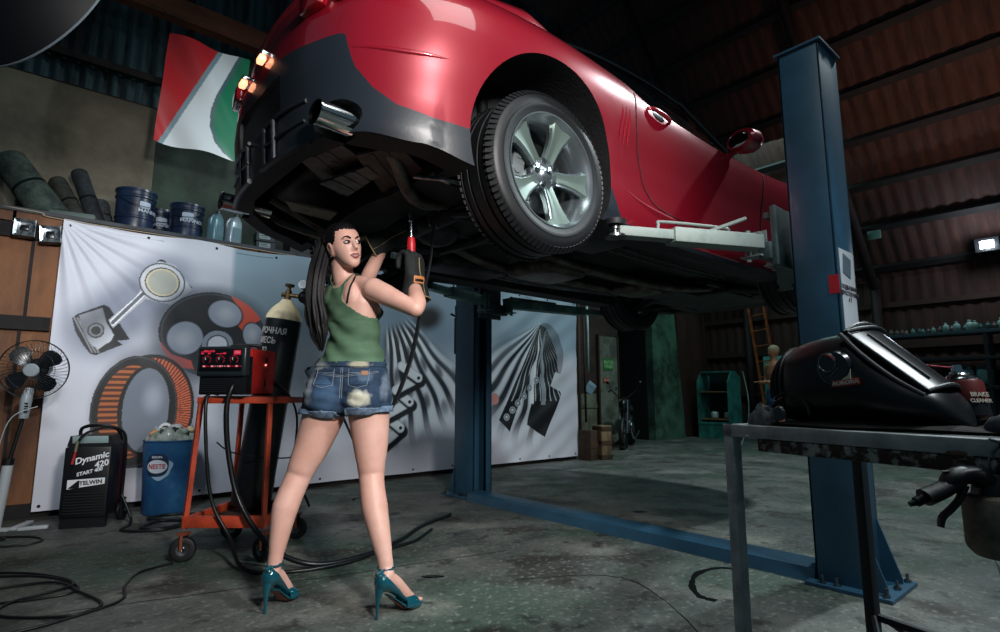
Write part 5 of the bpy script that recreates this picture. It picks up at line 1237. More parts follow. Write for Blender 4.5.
# head
HC = V((-.030, -.012, 1.538)); HY = R(-137)
Hm = M.Translation(HC) @ M.Rotation(HY, 4, 'Z') @ M.Rotation(R(4), 4, 'X') @ M.Rotation(R(10), 4, 'Y') @ M.Scale(.95, 4)
def hp(x, y, z): return Hm @ V((x, y, z))
hq = Hm.to_3x3().to_4x4()
HR = [(-.109, .060, .010, .010), (-.104, .055, .020, .022), (-.093, .046, .031, .037), (-.077, .034, .042, .052), (-.057, .022, .051, .065), (-.036, .014, .059, .074), (-.015, .006, .067, .081), (.010, .0, .070, .086), (.035, -.005, .0715, .090), (.060, -.010, .070, .088), (.083, -.014, .062, .079), (.102, -.018, .047, .061), (.114, -.021, .026, .036), (.119, -.022, .006, .010)]
HRd = crom([(r_[1], r_[2], r_[3]) for r_ in HR], 3); HRz = crom([(r_[0], 0, 0) for r_ in HR], 3)
mb.loft([[hp(d.y*math.copysign(abs(cos(a))**.86, cos(a)), d.x+d.z*math.copysign(abs(sin(a))**.92, sin(a)), z.x) for a in [2*pi*i/48 for i in range(48)]] for d, z in zip(HRd, HRz)])
for s in (-1, 1):
    mb.ball(hp(s*.026, .079, .027), (.022, .009, .006), 14, mtx=hq)
    mb.ball(hp(s*.0095, .092, -.030), (.0080, .008, .0065), 12, mtx=hq)
    rr_ = [hp(s*(.068+.006*sin(a)), -.012+.017*cos(a), -.008+.028*sin(a)) for a in [2*pi*i/16 for i in range(17)]]
    mb.tube(rr_, .0065, 8, caps=False); mb.ball(hp(s*.067, -.010, -.010), (.007, .014, .024), 12, mtx=hq)
limb(mb, [hp(0, .084, .024), hp(0, .094, .0), hp(0, .104, -.022)], [.0085, .0085, .0105], 4, 12)
mb.ball(hp(0, .078, -.058), (.026, .012, .020), 16, mtx=hq)
# neck to skull
limb(mb, [V((-.035, .03, 1.395)), V((-.045, .022, 1.44)), hp(0, -.028, -.045)], [.052, .047, .050], 4, 24)
body_me = remesh(mb.mesh('b'), .0046, 5)
Hi = Hm.inverted()
for v in body_me.vertices:                # eye sockets and the dip under the lower lip
    if v.co.z < 1.40: continue
    l = Hi @ v.co
    if l.y < .03: continue
    k = 0
    for s in (-1, 1): k += .0065*math.exp(-((l.x-s*.029)/.013)**2-((l.z-.008)/.009)**2)
    k += .004*math.exp(-(l.x/.016)**2-((l.z+.080)/.006)**2)
    if k > 1e-5: l.y -= k; v.co = Hm @ l
body = link('body', body_me, skin, wo, 0)
for p in body_me.polygons: p.use_smooth = True
# ---- face parts
eyew = mat('eye_white', 'd8d0cb', .2); eyed = mat('eye_dark', '17100d', .15); lipm = mat('lips', 'a45e5c', .35); browm = mat('brow', '1a1210', .7)
for s in (-1, 1):
    e = MB().ball(hp(s*.029, .079, .006), (.0140, .0075, .0056), 20, mtx=hq).build('eye', eyew, wo)
    MB().ball(hp(s*.029-.003, .0845, .006), (.0072, .0030, .0056), 14, mtx=hq).build('iris', eyed, e)
    MB().tube([hp(s*.014, .086, .006), hp(s*.022, .0885, .0125), hp(s*.033, .0865, .013), hp(s*.045, .077, .008)], [.0014, .0022, .0024, .0016], 6, sm=4).tube([hp(s*.016, .086, .003), hp(s*.029, .0875, -.0015), hp(s*.043, .078, .003)], .0009, 5, sm=4).build('eyelashes', eyed, e)
    MB().tube([hp(s*.012, .093, .024), hp(s*.026, .093, .031), hp(s*.040, .084, .031), hp(s*.050, .072, .024)], [.0024, .0032, .0026, .001], 6, sm=4).build('eyebrow', browm, wo)
MB().tube([hp(-.024, .082, -.056), hp(-.010, .092, -.0525), hp(0, .0935, -.054), hp(.010, .092, -.0525), hp(.024, .082, -.056)], [.0012, .0042, .0038, .0042, .0012], 8, sm=4).tube([hp(-.023, .082, -.058), hp(-.010, .0905, -.0645), hp(0, .0915, -.066), hp(.010, .0905, -.0645), hp(.023, .082, -.058)], [.001, .0045, .0052, .0045, .001], 8, sm=4).build('lips', lipm, wo)
MB().tube([hp(-.015, .0925, -.0585), hp(0, .095, -.0595), hp(.015, .0925, -.0585)], .0013, 6, sm=3).build('teeth', eyew, wo)
MB().ball(hp(.075, -.006, -.042), .004, 10).ball(hp(-.075, -.006, -.042), .004, 10).build('earring', chrome, wo)
# ---- hair: cap swept back, then the long ponytail
hb_ = MB()
hb_.ball(hp(0, -.030, .043), (.0815, .090, .088), 36, mtx=hq)
hb_.ball(hp(0, .0, .060), (.070, .074, .066), 30, mtx=hq)
for s in (-1, 1): hb_.ball(hp(s*.052, -.042, .0), (.024, .045, .055), 20, mtx=hq); hb_.ball(hp(s*.060, .008, .040), (.0155, .034, .038), 20, mtx=hq)
TAIL0 = hp(.0, -.125, .065)
limb(hb_, [hp(0, -.09, .05), TAIL0], [.05, .028], 3)
cap = remesh(hb_.mesh('h'), .004, 6)
for v in cap.vertices:                    # combed strands
    l = Hm.inverted() @ v.co; a = math.atan2(l.x, l.z+.02)
    v.co += (v.co-HC).normalized()*(.0011*sin(a*40+l.y*10))
link('hair', cap, hairm, wo, 0)
for p in cap.polygons: p.use_smooth = True
MB().tube([TAIL0+V((-.005, -.03, .01)), TAIL0+V((-.012, -.0, .03)), TAIL0+V((-.01, .03, .01)), TAIL0+V((0, .0, -.03)), TAIL0+V((-.005, -.03, .01))], .006, 8, sm=4).build('hair_band', black, wo)
rnd = random.Random(3); pt = MB()
spine = [TAIL0, V((-.125, .03, 1.585)), V((-.138, -.005, 1.50)), V((-.142, -.045, 1.40)), V((-.142, -.06, 1.30)), V((-.130, -.060, 1.21)), V((-.112, -.055, 1.13)), V((-.100, -.055, 1.07))]
for k in range(46):
    a = rnd.uniform(0, 6.28); rr_ = rnd.uniform(.0, 1)**.6; d0 = .9+.2*rnd.random(); P_ = []
    for i, p in enumerate(spine):
        w_ = (.014, .030, .036, .036, .036, .034, .026, .008)[i]
        if i >= 5 and rnd.random() < .3: w_ *= 1.5
        P_.append(p+V((cos(a)*w_*rr_, sin(a)*w_*rr_*.8, (rnd.random()-.5)*.02 if i else 0)))
    P_ = P_[:rnd.choice((7, 8, 8, 8))]
    pt.tube(P_, [.008, .011, .011, .010, .009, .007, .002], 6, sm=5)
pt.build('ponytail', hairm, wo)
for k in range(1): pass
# ---- clothes grown from the body surface
bmr = bmesh.new(); bmr.from_mesh(body_me); bmr.verts.ensure_lookup_table(); bmr.normal_update()
def seg_d(p, a, b_):
    t = max(0, min(1, (p-a).dot(b_-a)/(b_-a).length_squared)); return (p-a-(b_-a)*t).length
CH = M.Translation((-.004, .038, 0)) @ M.Rotation(R(-39), 4, 'Z'); CHi = CH.inverted()
def garment(name, pred, off, m, thick=.003, wrinkle=None, smooth=2, parent=None, clip=None):
    bm = bmr.copy()
    bad = [f for f in bm.faces if not all(pred(v.co) for v in f.verts)]
    bmesh.ops.delete(bm, geom=bad, context='FACES')
    for v in bm.verts:
        o_ = off(v.co) if callable(off) else off
        v.co += v.normal*(o_+(wrinkle(v.co) if wrinkle else 0))
    for _ in range(smooth):
        bmesh.ops.smooth_vert(bm, verts=bm.verts, factor=.5, use_axis_x=True, use_axis_y=True, use_axis_z=True)
    me = bpy.data.meshes.new(name); bm.to_mesh(me); bm.free()
    me = evalmesh(me, [('SOLIDIFY', dict(thickness=thick, offset=1.0))])
    o_ = link(name, me, m, parent or wo, 0)
    for p in me.polygons: p.use_smooth = True
    return o_
def top_pred(p):
    if p.z < 1.005 or p.z > 1.42: return False
    c = CHi @ p; ax = abs(c.x)
    if p.z < 1.215: return seg_d(p, EL_R, SH_R) > .05
    lim = .138-(p.z-1.215)*1.1 if p.z < 1.285 else .061-(p.z-1.285)*.05
    if c.x < 0: lim = min(lim+.03, .13)
    if ax > lim: return False
    neck = 1.350+max(0, (ax-.022))*2.6
    if ax < .045 and p.z > neck: return False
    return True
def top_wr(p):
    c = CHi @ p
    return .0052*sin(p.z*62+c.x*26+2.0*sin(c.x*16))*(.4+.6*(p.z < 1.2))+.002*sin(p.z*95-c.x*42)+(.006*max(0, (1.07-p.z)/.06))
topm = mat('tank_green', '55745a', .8, c2='48664e', scale=10, bump=.08, bscale=300)
garment('tank_top', top_pred, .0055, topm, .003, top_wr, 2)
btr = BVHTree.FromPolygons([v.co.copy() for v in body_me.vertices], [tuple(q_.vertices) for q_ in body_me.polygons])
sp_ = []
for k in range(14):
    t = k/13; x_, z_ = .034-.026*t, 1.425-.15*t
    h = btr.ray_cast(V((x_, -.5, z_)), V((0, 1, 0)))
    if h[0] and h[0].y < .06: sp_.append(h[0]+V((0, -.002, 0)))
MB().tube(sp_, .0045, 6, flat=.6).build('bra_strap', mat('strap_black', '0a0a0c', .5), wo)
def leg_axis(s, z):
    P_ = LEG[s][0]
    for a, b_ in zip(P_, P_[1:]):
        if a[2] >= z >= b_[2]: t = (a[2]-z)/(a[2]-b_[2]); return V(a).lerp(V(b_), t)
    return V(P_[0])
def hem(p): return .790+.012*(p.x > 0)-.30*max(0, .035-abs(p.x))
def sh_pred(p): return hem(p) < p.z < 1.028-.012*(p.y < 0) and seg_d(p, EL_R, WR_R) > .1
def sh_wr(p): return .002*sin(p.z*90+abs(p.x)*60)*(.88 > p.z)+.0015*sin(p.z*150+p.x*30)-(.010*math.exp(-(p.x/.013)**2) if p.y < 0 and p.z < .96 else 0)
den = mat('denim', '243c56', .85, c2='1a2c41', scale=16, lo=.35, hi=.65, bump=.15, bscale=350)
nt = den.node_tree; b = nt.nodes['Principled BSDF']; tc = nt.nodes.new('ShaderNodeTexCoord')
prev = b.inputs['Base Color'].links[0].from_socket
nz = nt.nodes.new('ShaderNodeTexNoise'); nz.inputs['Scale'].default_value = 45; nz.inputs['Detail'].default_value = 5; nt.links.new(tc.outputs['Object'], nz.inputs[0])
for cx, cz, rx, rz, y_, cc, amt in ((.080, .858, .046, .036, -1, 'c9c7b4', 1.0), (.072, 1.006, .045, .016, -1, 'b9b39a', .8), (-.150, .90, .030, .075, 0, '9fa8b0', .7), (.175, .91, .014, .06, 0, '8795a5', .5), (-.12, 1.0, .05, .02, 0, 'a3aaa9', .7), (-.07, .87, .06, .07, -1, '3f5f80', .5), (.10, .95, .03, .02, -1, '6f87a0', .4)):
    mp = nt.nodes.new('ShaderNodeMapping'); mp.inputs['Location'].default_value = (-cx/rx, 0, -cz/rz); mp.inputs['Scale'].default_value = (1/rx, 0, 1/rz); nt.links.new(tc.outputs['Object'], mp.inputs[0])
    ln = nt.nodes.new('ShaderNodeVectorMath'); ln.operation = 'LENGTH'; nt.links.new(mp.outputs[0], ln.inputs[0])
    ad = nt.nodes.new('ShaderNodeMath'); ad.operation = 'MULTIPLY_ADD'; ad.inputs[1].default_value = -.9; nt.links.new(nz.outputs['Fac'], ad.inputs[0]); nt.links.new(ln.outputs['Value'], ad.inputs[2])
    r_ = nt.nodes.new('ShaderNodeMapRange'); r_.inputs['From Min'].default_value = .75; r_.inputs['From Max'].default_value = .15; r_.inputs['To Max'].default_value = amt; nt.links.new(ad.outputs[0], r_.inputs[0])
    fac = r_.outputs[0]
    if y_ < 0:
        sx = nt.nodes.new('ShaderNodeSeparateXYZ'); nt.links.new(tc.outputs['Object'], sx.inputs[0])
        lt = nt.nodes.new('ShaderNodeMath'); lt.operation = 'LESS_THAN'; lt.inputs[1].default_value = 0.02; nt.links.new(sx.outputs['Y'], lt.inputs[0])
        mu = nt.nodes.new('ShaderNodeMath'); mu.operation = 'MULTIPLY'; nt.links.new(lt.outputs[0], mu.inputs[0]); nt.links.new(fac, mu.inputs[1]); fac = mu.outputs[0]
    mx = nt.nodes.new('ShaderNodeMix'); mx.data_type = 'RGBA'; nt.links.new(fac, mx.inputs['Factor']); nt.links.new(prev, mx.inputs['A']); mx.inputs['B'].default_value = lin(cc); prev = mx.outputs['Result']
nt.links.new(prev, b.inputs['Base Color'])
shorts = garment('denim_shorts', sh_pred, .010, den, .003, sh_wr, 2)
cuffm = mat('denim_cuff', '7d91a6', .85, c2='566c85', scale=40, bump=.15, bscale=300)
garment('shorts_cuff', lambda p: hem(p)-.004 < p.z < hem(p)+.026 and abs(p.x) > .012, .0150, cuffm, .003, None, 1)
garment('waistband', lambda p: 1.000-.012*(p.y < 0) < p.z < 1.030-.012*(p.y < 0), .0135, den, .003, None, 1)
pocket = garment('back_pocket', lambda p: .030 < p.x < .118 and p.y < -.02 and .905+.12*abs(p.x-.074)*.35 < p.z < .985, .0135, den, .0025, sh_wr, 1)
garment('back_pocket', lambda p: -.118 < p.x < -.030 and p.y < -.02 and .905+.12*abs(p.x+.074)*.35 < p.z < .985, .0135, den, .0025, sh_wr, 1)
bt = BVHTree.FromPolygons([v.co.copy() for v in shorts.data.vertices], [tuple(p.vertices) for p in shorts.data.polygons])
def stitch(pts, name='stitching', c='8f9aa5', lift=.004, r=.0009):
    P_ = []
    for x, z in pts:
        h = bt.ray_cast(V((x, -.5, z)), V((0, 1, 0)))
        if h[0]: P_.append(h[0]+V((0, -lift, 0)))
    if len(P_) > 2: MB().tube(P_, r, 5).build(name, mat('thread', c, .7), wo)
def lnp(a, b_, n=12): return [(a[0]+(b_[0]-a[0])*i/n, a[1]+(b_[1]-a[1])*i/n) for i in range(n+1)]
for s in (-1, 1):
    stitch(lnp((s*.032, .985), (s*.034, .915))+lnp((s*.034, .915), (s*.074, .903))+lnp((s*.074, .903), (s*.114, .915))+lnp((s*.114, .915), (s*.116, .985)), lift=.006)
    stitch(lnp((s*.032, .968), (s*.116, .968)), lift=.006)
    for dz in (0, -.006): stitch(lnp((s*.150, .975+dz), (0.0, .955+dz), 18), lift=.003)
stitch(lnp((.004, .99), (.004, .86), 16), lift=.002); stitch(lnp((-.004, .99), (-.004, .86), 16), lift=.002)
h = bt.ray_cast(V((.098, -.5, .967)), V((0, 1, 0)))
if h[0]: MB().box(h[0]+V((0, -.006, 0)), (.030, .003, .019), rot=(0, 0, 18), bev=.001).build('leather_patch', mat('patch_tan', '9c7458', .7), wo, 0)
# ---- shoes
teal = mat('patent_teal', '0e4a57', .12, coat=1); sole_m = mat('shoe_sole', '8c5442', .5)
def shoe(s):
    mb = MB()
    rings = []                         # shell from heel cup to arch
    for y, zt, zb, w_ in ((-.034, .150, .120, .014), (-.026, .166, .104, .027), (-.010, .172, .098, .034), (.012, .160, .094, .035), (.035, .134, .082, .034), (.06, .110, .066, .032), (.09, .072, .042, .032), (.115, .048, .024, .036)):
        zc = (zt+zb)/2; rings.append([fl(s, cos(a)*w_, y+0, zc+sin(a)*(zt-zb)/2) for a in [2*pi*i/24 for i in range(24)]])
    mb.loft(rings)
    sh = mb.build('high_heel', teal, wo, 60)
    MB().loft([[fl(s, cos(a)*r_, yo+sin(a)*r_*.8, z) for a in [2*pi*i/16 for i in range(16)]] for z, r_, yo in ((.118, .024, -.016), (.09, .015, -.024), (.06, .0095, -.027), (.02, .0065, -.028), (0, .0062, -.028))]).build('stiletto', teal, sh, 60)
    # vamp with open toe
    rings = []
    for y, zt, w_ in ((.098, .070, .038), (.115, .066, .043), (.135, .058, .045), (.152, .050, .043), (.163, .043, .041)):
        rings.append([fl(s, .002*0+cos(a)*w_, y, .018+(zt-.018)*sin(a)) for a in [pi*i/16 for i in range(17)]])
    vm = MB().loft(rings, closed=False).mesh('v'); vm = evalmesh(vm, [('SOLIDIFY', dict(thickness=.003, offset=1))]); link('vamp', vm, teal, sh, 60)
    rings = []
    for y, z0, z1, w_ in ((.03, .070, .080, .026), (.07, .040, .050, .026), (.10, .012, .030, .034), (.13, .001, .026, .043), (.16, .001, .024, .044), (.185, .002, .022, .036), (.203, .006, .020, .014)):
        rings.append([fl(s, cos(a)*w_, y, (z0+z1)/2+(z1-z0)/2*math.copysign(abs(sin(a))**.5, sin(a))) for a in [2*pi*i/24 for i in range(24)]])
    MB().loft(rings).build('platform_sole', teal, sh, 50)
    MB().loft([[fl(s, cos(a)*w_, y, z+.001*sin(a)) for a in [2*pi*i/12 for i in range(12)]] for y, z, w_ in ((.035, .066, .018), (.07, .037, .019), (.10, .009, .026), (.125, .0005, .034))]).build('outsole', sole_m, sh, 50)
    an = V(LEG[s][0][-1]); st = MB()
    st.tube([an+V((cos(a)*.0325, sin(a)*.0325, .006+.005*sin(a))) for a in [2*pi*i/24 for i in range(25)]], .005, 8, flat=1.0, caps=False)
    st.tube([an+V((0, -.031, .004)), fl(s, 0, -.034, .165)], [.006, .012], 8); st.build('ankle_strap', teal, sh)
    MB().box(an+V((.030, -.012, .006)), (.010, .010, .010), bev=.002).build('buckle', chrome, sh)
for s in (-1, 1): shoe(s)
# ---- gloves
glm = mat('glove_black', '0d1012', .8, c2='1f2426', scale=20, bump=.25, bscale=120); glg = mat('glove_seam', 'a08a5c', .7); glo = mat('glove_patch', 'c77d45', .6)
def glove(wr, axis, palm_n, length=.19, curl=1.0, name='work_glove', vox=.004):
    """axis: from cuff to knuckles; palm_n: direction the palm faces"""
    G = 1.16; ax = V(axis).normalized(); pn = V(palm_n); pn = (pn-ax*pn.dot(ax)).normalized(); sd = ax.cross(pn)
    def g(a, s_, p): return wr+(ax*a+sd*s_+pn*p)*G
    mb = MB(); rings = []
    for a, w_, t_ in ((-.075, .062, .054), (-.04, .056, .048), (-.005, .047, .040), (.02, .045, .034), (.05, .050, .028), (.08, .052, .026), (.098, .048, .022)):
        rings.append([g(a, cos(q)*w_, sin(q)*t_) for q in [2*pi*i/24 for i in range(24)]])
    mb.loft(rings)
    for k in range(4):
        s0 = -.036+.024*k; Lf = (.070, .080, .076, .060)[k]; r_ = .0125
        limb(mb, [g(.088, s0, .0), g(.088+Lf*.34, s0, .008*curl), g(.088+Lf*.50, s0*.96, .034*curl), g(.075+Lf*.30, s0*.95, .056*curl), g(.062+Lf*.05, s0*.95, .058*curl)], [r_*1.15, r_*1.1, r_*1.05, r_, r_*.9], 3, 12)
    limb(mb, [g(.025, -.040, .010), g(.048, -.062, .026), g(.070, -.058, .046), g(.086, -.040, .056)], [.018, .016, .014, .0125], 4, 12)
    me = remesh(mb.mesh('g'), vox, 2); o_ = link(name, me, glm, wo, 0)
    for p in me.polygons: p.use_smooth = True
    MB().tube([g(-.076, cos(q)*.063, sin(q)*.055) for q in [2*pi*i/28 for i in range(29)]], .0035, 6, caps=False).tube([g(-.07, .0, -.052), g(-.02, .0, -.042), g(.03, .004, -.031), g(.09, .0, -.026)], .0022, 6, sm=4).build('glove_seam', glg, o_)
    tr = BVHTree.FromPolygons([v.co.copy() for v in me.vertices], [tuple(p.vertices) for p in me.polygons])
    return o_, g, tr
gR, gfR, trR = glove(V((.288, .035, 1.395)), (-.06, .10, 1.0), (-.75, .55, 0))
gL, gfL, trL = glove(V((.100, .312, 1.672)), (.80, -.05, .42), (.25, .55, .5), curl=.9)
# orange badge on the near glove's cuff
def stick(tr, px, pz_, w_, h_, m, name, parent, lift=.003, y0=-.6):
    rows = []
    for j in range(5):
        row = []
        for i in range(7):
            x = px+w_*(i/6-.5); z = pz_+h_*(j/4-.5); h = tr.ray_cast(V((x, y0, z)), V((0, 1, 0)))
            row.append((h[0] if h[0] else V((x, -.0, z)))+V((0, -lift, 0)))
        rows.append(row)
    return MB().loft(rows, closed=False).build(name, m, parent, 0)
stick(trR, .312, 1.392, .042, .036, glo, 'glove_badge', gR)
stick(trR, .314, 1.388, .034, .014, black, 'badge_print', gR, .0045)
# ---- tool held in the near hand and the hose hanging behind
tk = thing('air_ratchet', wo.location+W(.272, .085, 1.50), 'red hand tool with steel tip held up in the gloved hand', 'hand tool', -VIEW)
tk.location = W(-.68+.262, 2.5+.075, 1.50)
MB().tube([(0, 0, -.05), (0, 0, .03), (-.002, 0, .075), (-.003, 0, .112)], [.017, .018, .021, .016], 14, sm=3).build('tool_grip', mat('tool_red', 'c2202c', .4), tk)
MB().tube([(-.003, 0, .11), (-.005, 0, .185)], .008, 12).ball((-.006, 0, .195), (.012, .012, .014), 14).tube([(-.006, 0, .19), (-.012, .0, .235)], .006, 8).build('steel_tip', chrome, tk)
hz = thing('hanging_strap', W(-.33, 2.72, 1.72), 'dark strap with steel carabiners hanging from the car behind the gloves', 'strap')
pts = [W(-.335, 2.72, 1.70), W(-.345, 2.72, 1.55), W(-.375, 2.72, 1.38), W(-.42, 2.72, 1.1), W(-.47, 2.70, .92), W(-.52, 2.70, .80)]
MB().tube([p-hz.location for p in pts], [.009, .010, .014, .016, .016, .012], 8, sm=6, flat=.5).build('strap', mat('strap_dark', '15181c', .5), hz)
for dx in (-.022, .018):
    MB().tube([(dx-.008, 0, .0), (dx-.01, 0, .07), (dx, 0, .085), (dx+.010, 0, .07), (dx+.008, 0, .0), (dx, 0, -.012), (dx-.008, 0, .0)], .004, 6, sm=4, caps=False).build('carabiner', chrome, hz)
# ================================================================ far person in shorts (small, blurred by distance)
bp = thing('person', (9.9, 4.28, 0), 'bare-chested fair-haired person in blue shorts standing far behind the metal table', 'person', R(60))
mb = MB(); rings = []
for z, rx, ry in ((.80, .15, .10), (.9, .165, .115), (1.0, .15, .10), (1.1, .14, .095), (1.25, .165, .11), (1.38, .175, .10), (1.44, .12, .075), (1.48, .055, .055)): rings.append(ering((0, 0, z), rx, ry, 0, 24))
mb.loft(rings)
mb.ball((0, 0, 1.62), (.075, .09, .11), 20).cyl((0, 0, 1.44), (0, .01, 1.56), .05); mb.ball((0, .09, 1.60), (.012, .015, .015), 8)
for s in (-1, 1):
    limb(mb, [(s*.09, 0, .86), (s*.10, .01, .5), (s*.11, -.02, .3), (s*.11, -.01, .08)], [.09, .056, .05, .036], 5, 14)
    limb(mb, [(s*.11, -.03, .05), (s*.12, .14, .03)], [.035, .028], 2, 10)
    limb(mb, [(s*.18, 0, 1.38), (s*.22, .02, 1.12), (s*.12, .22, 1.10)], [.048, .04, .03], 5, 12)
    for k in range(4): limb(mb, [(s*.12-.018+.012*k, .22, 1.10), (s*.12-.018+.012*k, .30, 1.11), (s*.12-.018+.012*k, .31, 1.09)], [.010, .009, .008], 2, 8)
    limb(mb, [(s*.10, .22, 1.11), (s*.075, .26, 1.13)], [.011, .009], 2, 8)
    mb.ball((s*.078, 0, 1.61), (.012, .02, .03), 8)
bb_ = link('body', remesh(mb.mesh('b'), .012, 3), mat('skin_far', 'b07a5c', .6), bp, 0)
MB().ball((0, -.012, 1.655), (.084, .098, .09), 20).build('hair', mat('hair_fair', 'b09a78', .6), bp)
mb = MB().loft([ering((0, 0, z), rx, ry, 0, 24) for z, rx, ry in ((.76, .185, .125), (.85, .185, .13), (.98, .165, .115))])
for s in (-1, 1): mb.tube([(s*.095, 0, .82), (s*.10, .005, .62)], [.10, .085], 16)
mb.build('shorts', mat('shorts_blue', '2f5f8c', .7), bp)
for s in (-1, 1):
    MB().ball((s*.028, .082, 1.625), (.012, .006, .007), 8).build('eye', eyed, bp)
MB().ball((0, .088, 1.565), (.022, .006, .007), 8).build('lips', lipm, bp)
# ================================================================ BACKGROUND RIGHT
# parked motorcycle
mo = thing('motorcycle', (8.15, 6.10, 0), 'dark motorcycle parked in front of the grey door at the back', 'motorcycle', R(-150)); mo.scale = (.86, .70, .84)
mk = mat('moto_black', '0c0e11', .3, coat=.6)
for x, nm in ((.68, 'front_wheel'), (-.68, 'rear_wheel')):
    q = M.Translation((x, 0, .31)) @ M.Rotation(R(90), 4, 'X')
    wl = MB().lathe([(.235, .04), (.27, .052), (.30, .042), (.31, .015), (.31, -.015), (.30, -.042), (.27, -.052), (.235, -.04)], q, 40).build(nm, rubber, mo)
    mb = MB().lathe([(.235, .03), (.222, .03), (.222, -.03), (.235, -.03)], q, 40).cyl((x, -.05, .31), (x, .05, .31), .035)
    for k in range(14): a = 2*pi*k/14; mb.tube([(x, 0, .31), (x+cos(a)*.225, 0, .31+sin(a)*.225)], .004, 4)
    mb.build('spoked_rim', chrome, wl)
for s in (-1, 1): MB().tube([(.68, s*.09, .31), (.50, s*.09, .78), (.44, s*.09, .95)], .02, 8).build('fork_leg', chrome, mo)
MB().tube([(.42, -.34, 1.12), (.36, -.30, 1.14), (.46, -.08, 1.0), (.46, .08, 1.0), (.36, .30, 1.14), (.42, .34, 1.12)], .012, 8, sm=4).tube([(.40, -.33, 1.13), (.28, -.38, 1.12)], .017).tube([(.40, .33, 1.13), (.28, .38, 1.12)], .017).build('handlebar', darkmetal, mo)
MB().ball((.60, 0, .86), (.08, .10, .10), 18).build('headlamp', mk, mo)
for s in (-1, 1): m_ = MB().tube([(.38, s*.28, 1.14), (.37, s*.36, 1.28)], .005, 5).ball((.37, s*.38, 1.30), (.015, .05, .03), 10).build('mirror', mk, mo)
MB().tube([(.38, 0, .84), (.2, 0, .88), (-.05, 0, .80)], [.10, .14, .08], 14, sm=4).build('fuel_tank', mk, mo)
MB().tube([(-.02, 0, .76), (-.3, 0, .74), (-.62, 0, .80)], [.09, .13, .06], 12, sm=4, flat=.45).build('seat', mat('seat_black', '15130f', .6), mo)
MB().box((.1, 0, .42), (.36, .26, .26), bev=.05).cyl((.14, 0, .45), (.10, 0, .70), .08, n=14).cyl((.05, -.16, .38), (.05, .16, .38), .11).build('engine', mat('engine_metal', '5a6064', .35, .8), mo, 30)
mb = MB().tube([(.2, -.12, .50), (.32, -.15, .30), (.0, -.16, .18), (-.75, -.17, .26)], [.02, .022, .03, .045], 10, sm=5).tube([(.2, .12, .50), (.32, .15, .30), (.0, .16, .18), (-.75, .17, .26)], [.02, .022, .03, .045], 10, sm=5)
mb.build('exhaust_pipe', chrome, mo)
MB().tube([(.42, 0, .84), (.35, 0, .35), (.0, 0, .25), (-.3, 0, .3), (-.35, 0, .72)], .022, 8).tube([(-.68, -.1, .31), (-.2, -.1, .34)], .02, 6).tube([(-.68, .1, .31), (-.2, .1, .34)], .02, 6).build('frame', mk, mo)
for x, a0, nm in ((.68, 40, 'front_mudguard'), (-.68, 20, 'rear_mudguard')):
    MB().lathe([(.335, -.07), (.345, 0), (.335, .07)], M.Translation((x, 0, .31)) @ M.Rotation(R(90), 4, 'X'), 16, R(-(a0+120)), R(-a0)).build(nm, mk, mo)
# crates and boards by the banner's right end
wd = mat('crate_wood', '8a7556', .75, c2='5a4933', scale=7, bump=.2, stretch=(1, 1, .3)); wd2 = mat('crate_dark', '4a3524', .8, c2='2c2017', scale=6)
cr_ = thing('wooden_crate', (6.27, 5.12, 0), 'pale wooden crate standing at the right end of the banner', 'crate', R(-15))
MB().box((0, 0, .23), (.17, .20, .46), bev=.006).build('crate_box', wd, cr_, 30)
for z in (.04, .23, .42): MB().box((0, -.105, z), (.18, .014, .05)).box((-.090, 0, z), (.014, .21, .05)).build('batten', wd2, cr_, 0)
c2_ = thing('wooden_box', (6.05, 5.19, 0), 'darker wooden box between the banner and the pale crate', 'box', R(4))
MB().box((0, 0, .20), (.16, .20, .40), bev=.005).box((0, -.10, .2), (.165, .012, .08)).build('box_body', wd2, c2_, 30)
c3 = thing('wooden_board', (6.42, 5.62, .0), 'greenish board standing behind the wooden crate', 'board', R(-10))
MB().box((0, 0, .45), (.55, .03, .9), bev=.004).box((0, -.02, .72), (.56, .02, .06)).build('board_panel', mat('board_green', '5d6650', .8, c2='3c4233', scale=5), c3, 30)
pk = thing('hanging_pouch', (6.22, 5.28, .98), 'small pale blue pouch hanging on a strip beside the banner', 'pouch', rot=(0, R(35), R(-20)))
MB().box((0, 0, 0), (.14, .03, .17), bev=.012).box((0, -.017, .04), (.11, .006, .06), bev=.003).build('pouch_body', mat('pouch_blue', '6f8e9c', .5), pk, 30)
st_ = struct('trim_15', MB().tube([(6.13, 5.30, 2.1), (6.14, 5.30, .5)], .02, 4).tube([(6.02, 5.30, 2.2), (6.01, 5.30, 0)], .03, 4), mat('edge_batten', '2b2019', .8))
tag(MB().tube([(6.16, 5.26, 2.15), (6.17, 5.26, 1.8), (6.16, 5.26, 1.2)], .018, 8).build('pale_pipe', mat('pipe_teal', '8fb0ac', .4), None, 0), 'thin pale green pipe upright beside the right end of the banner', 'pipe')
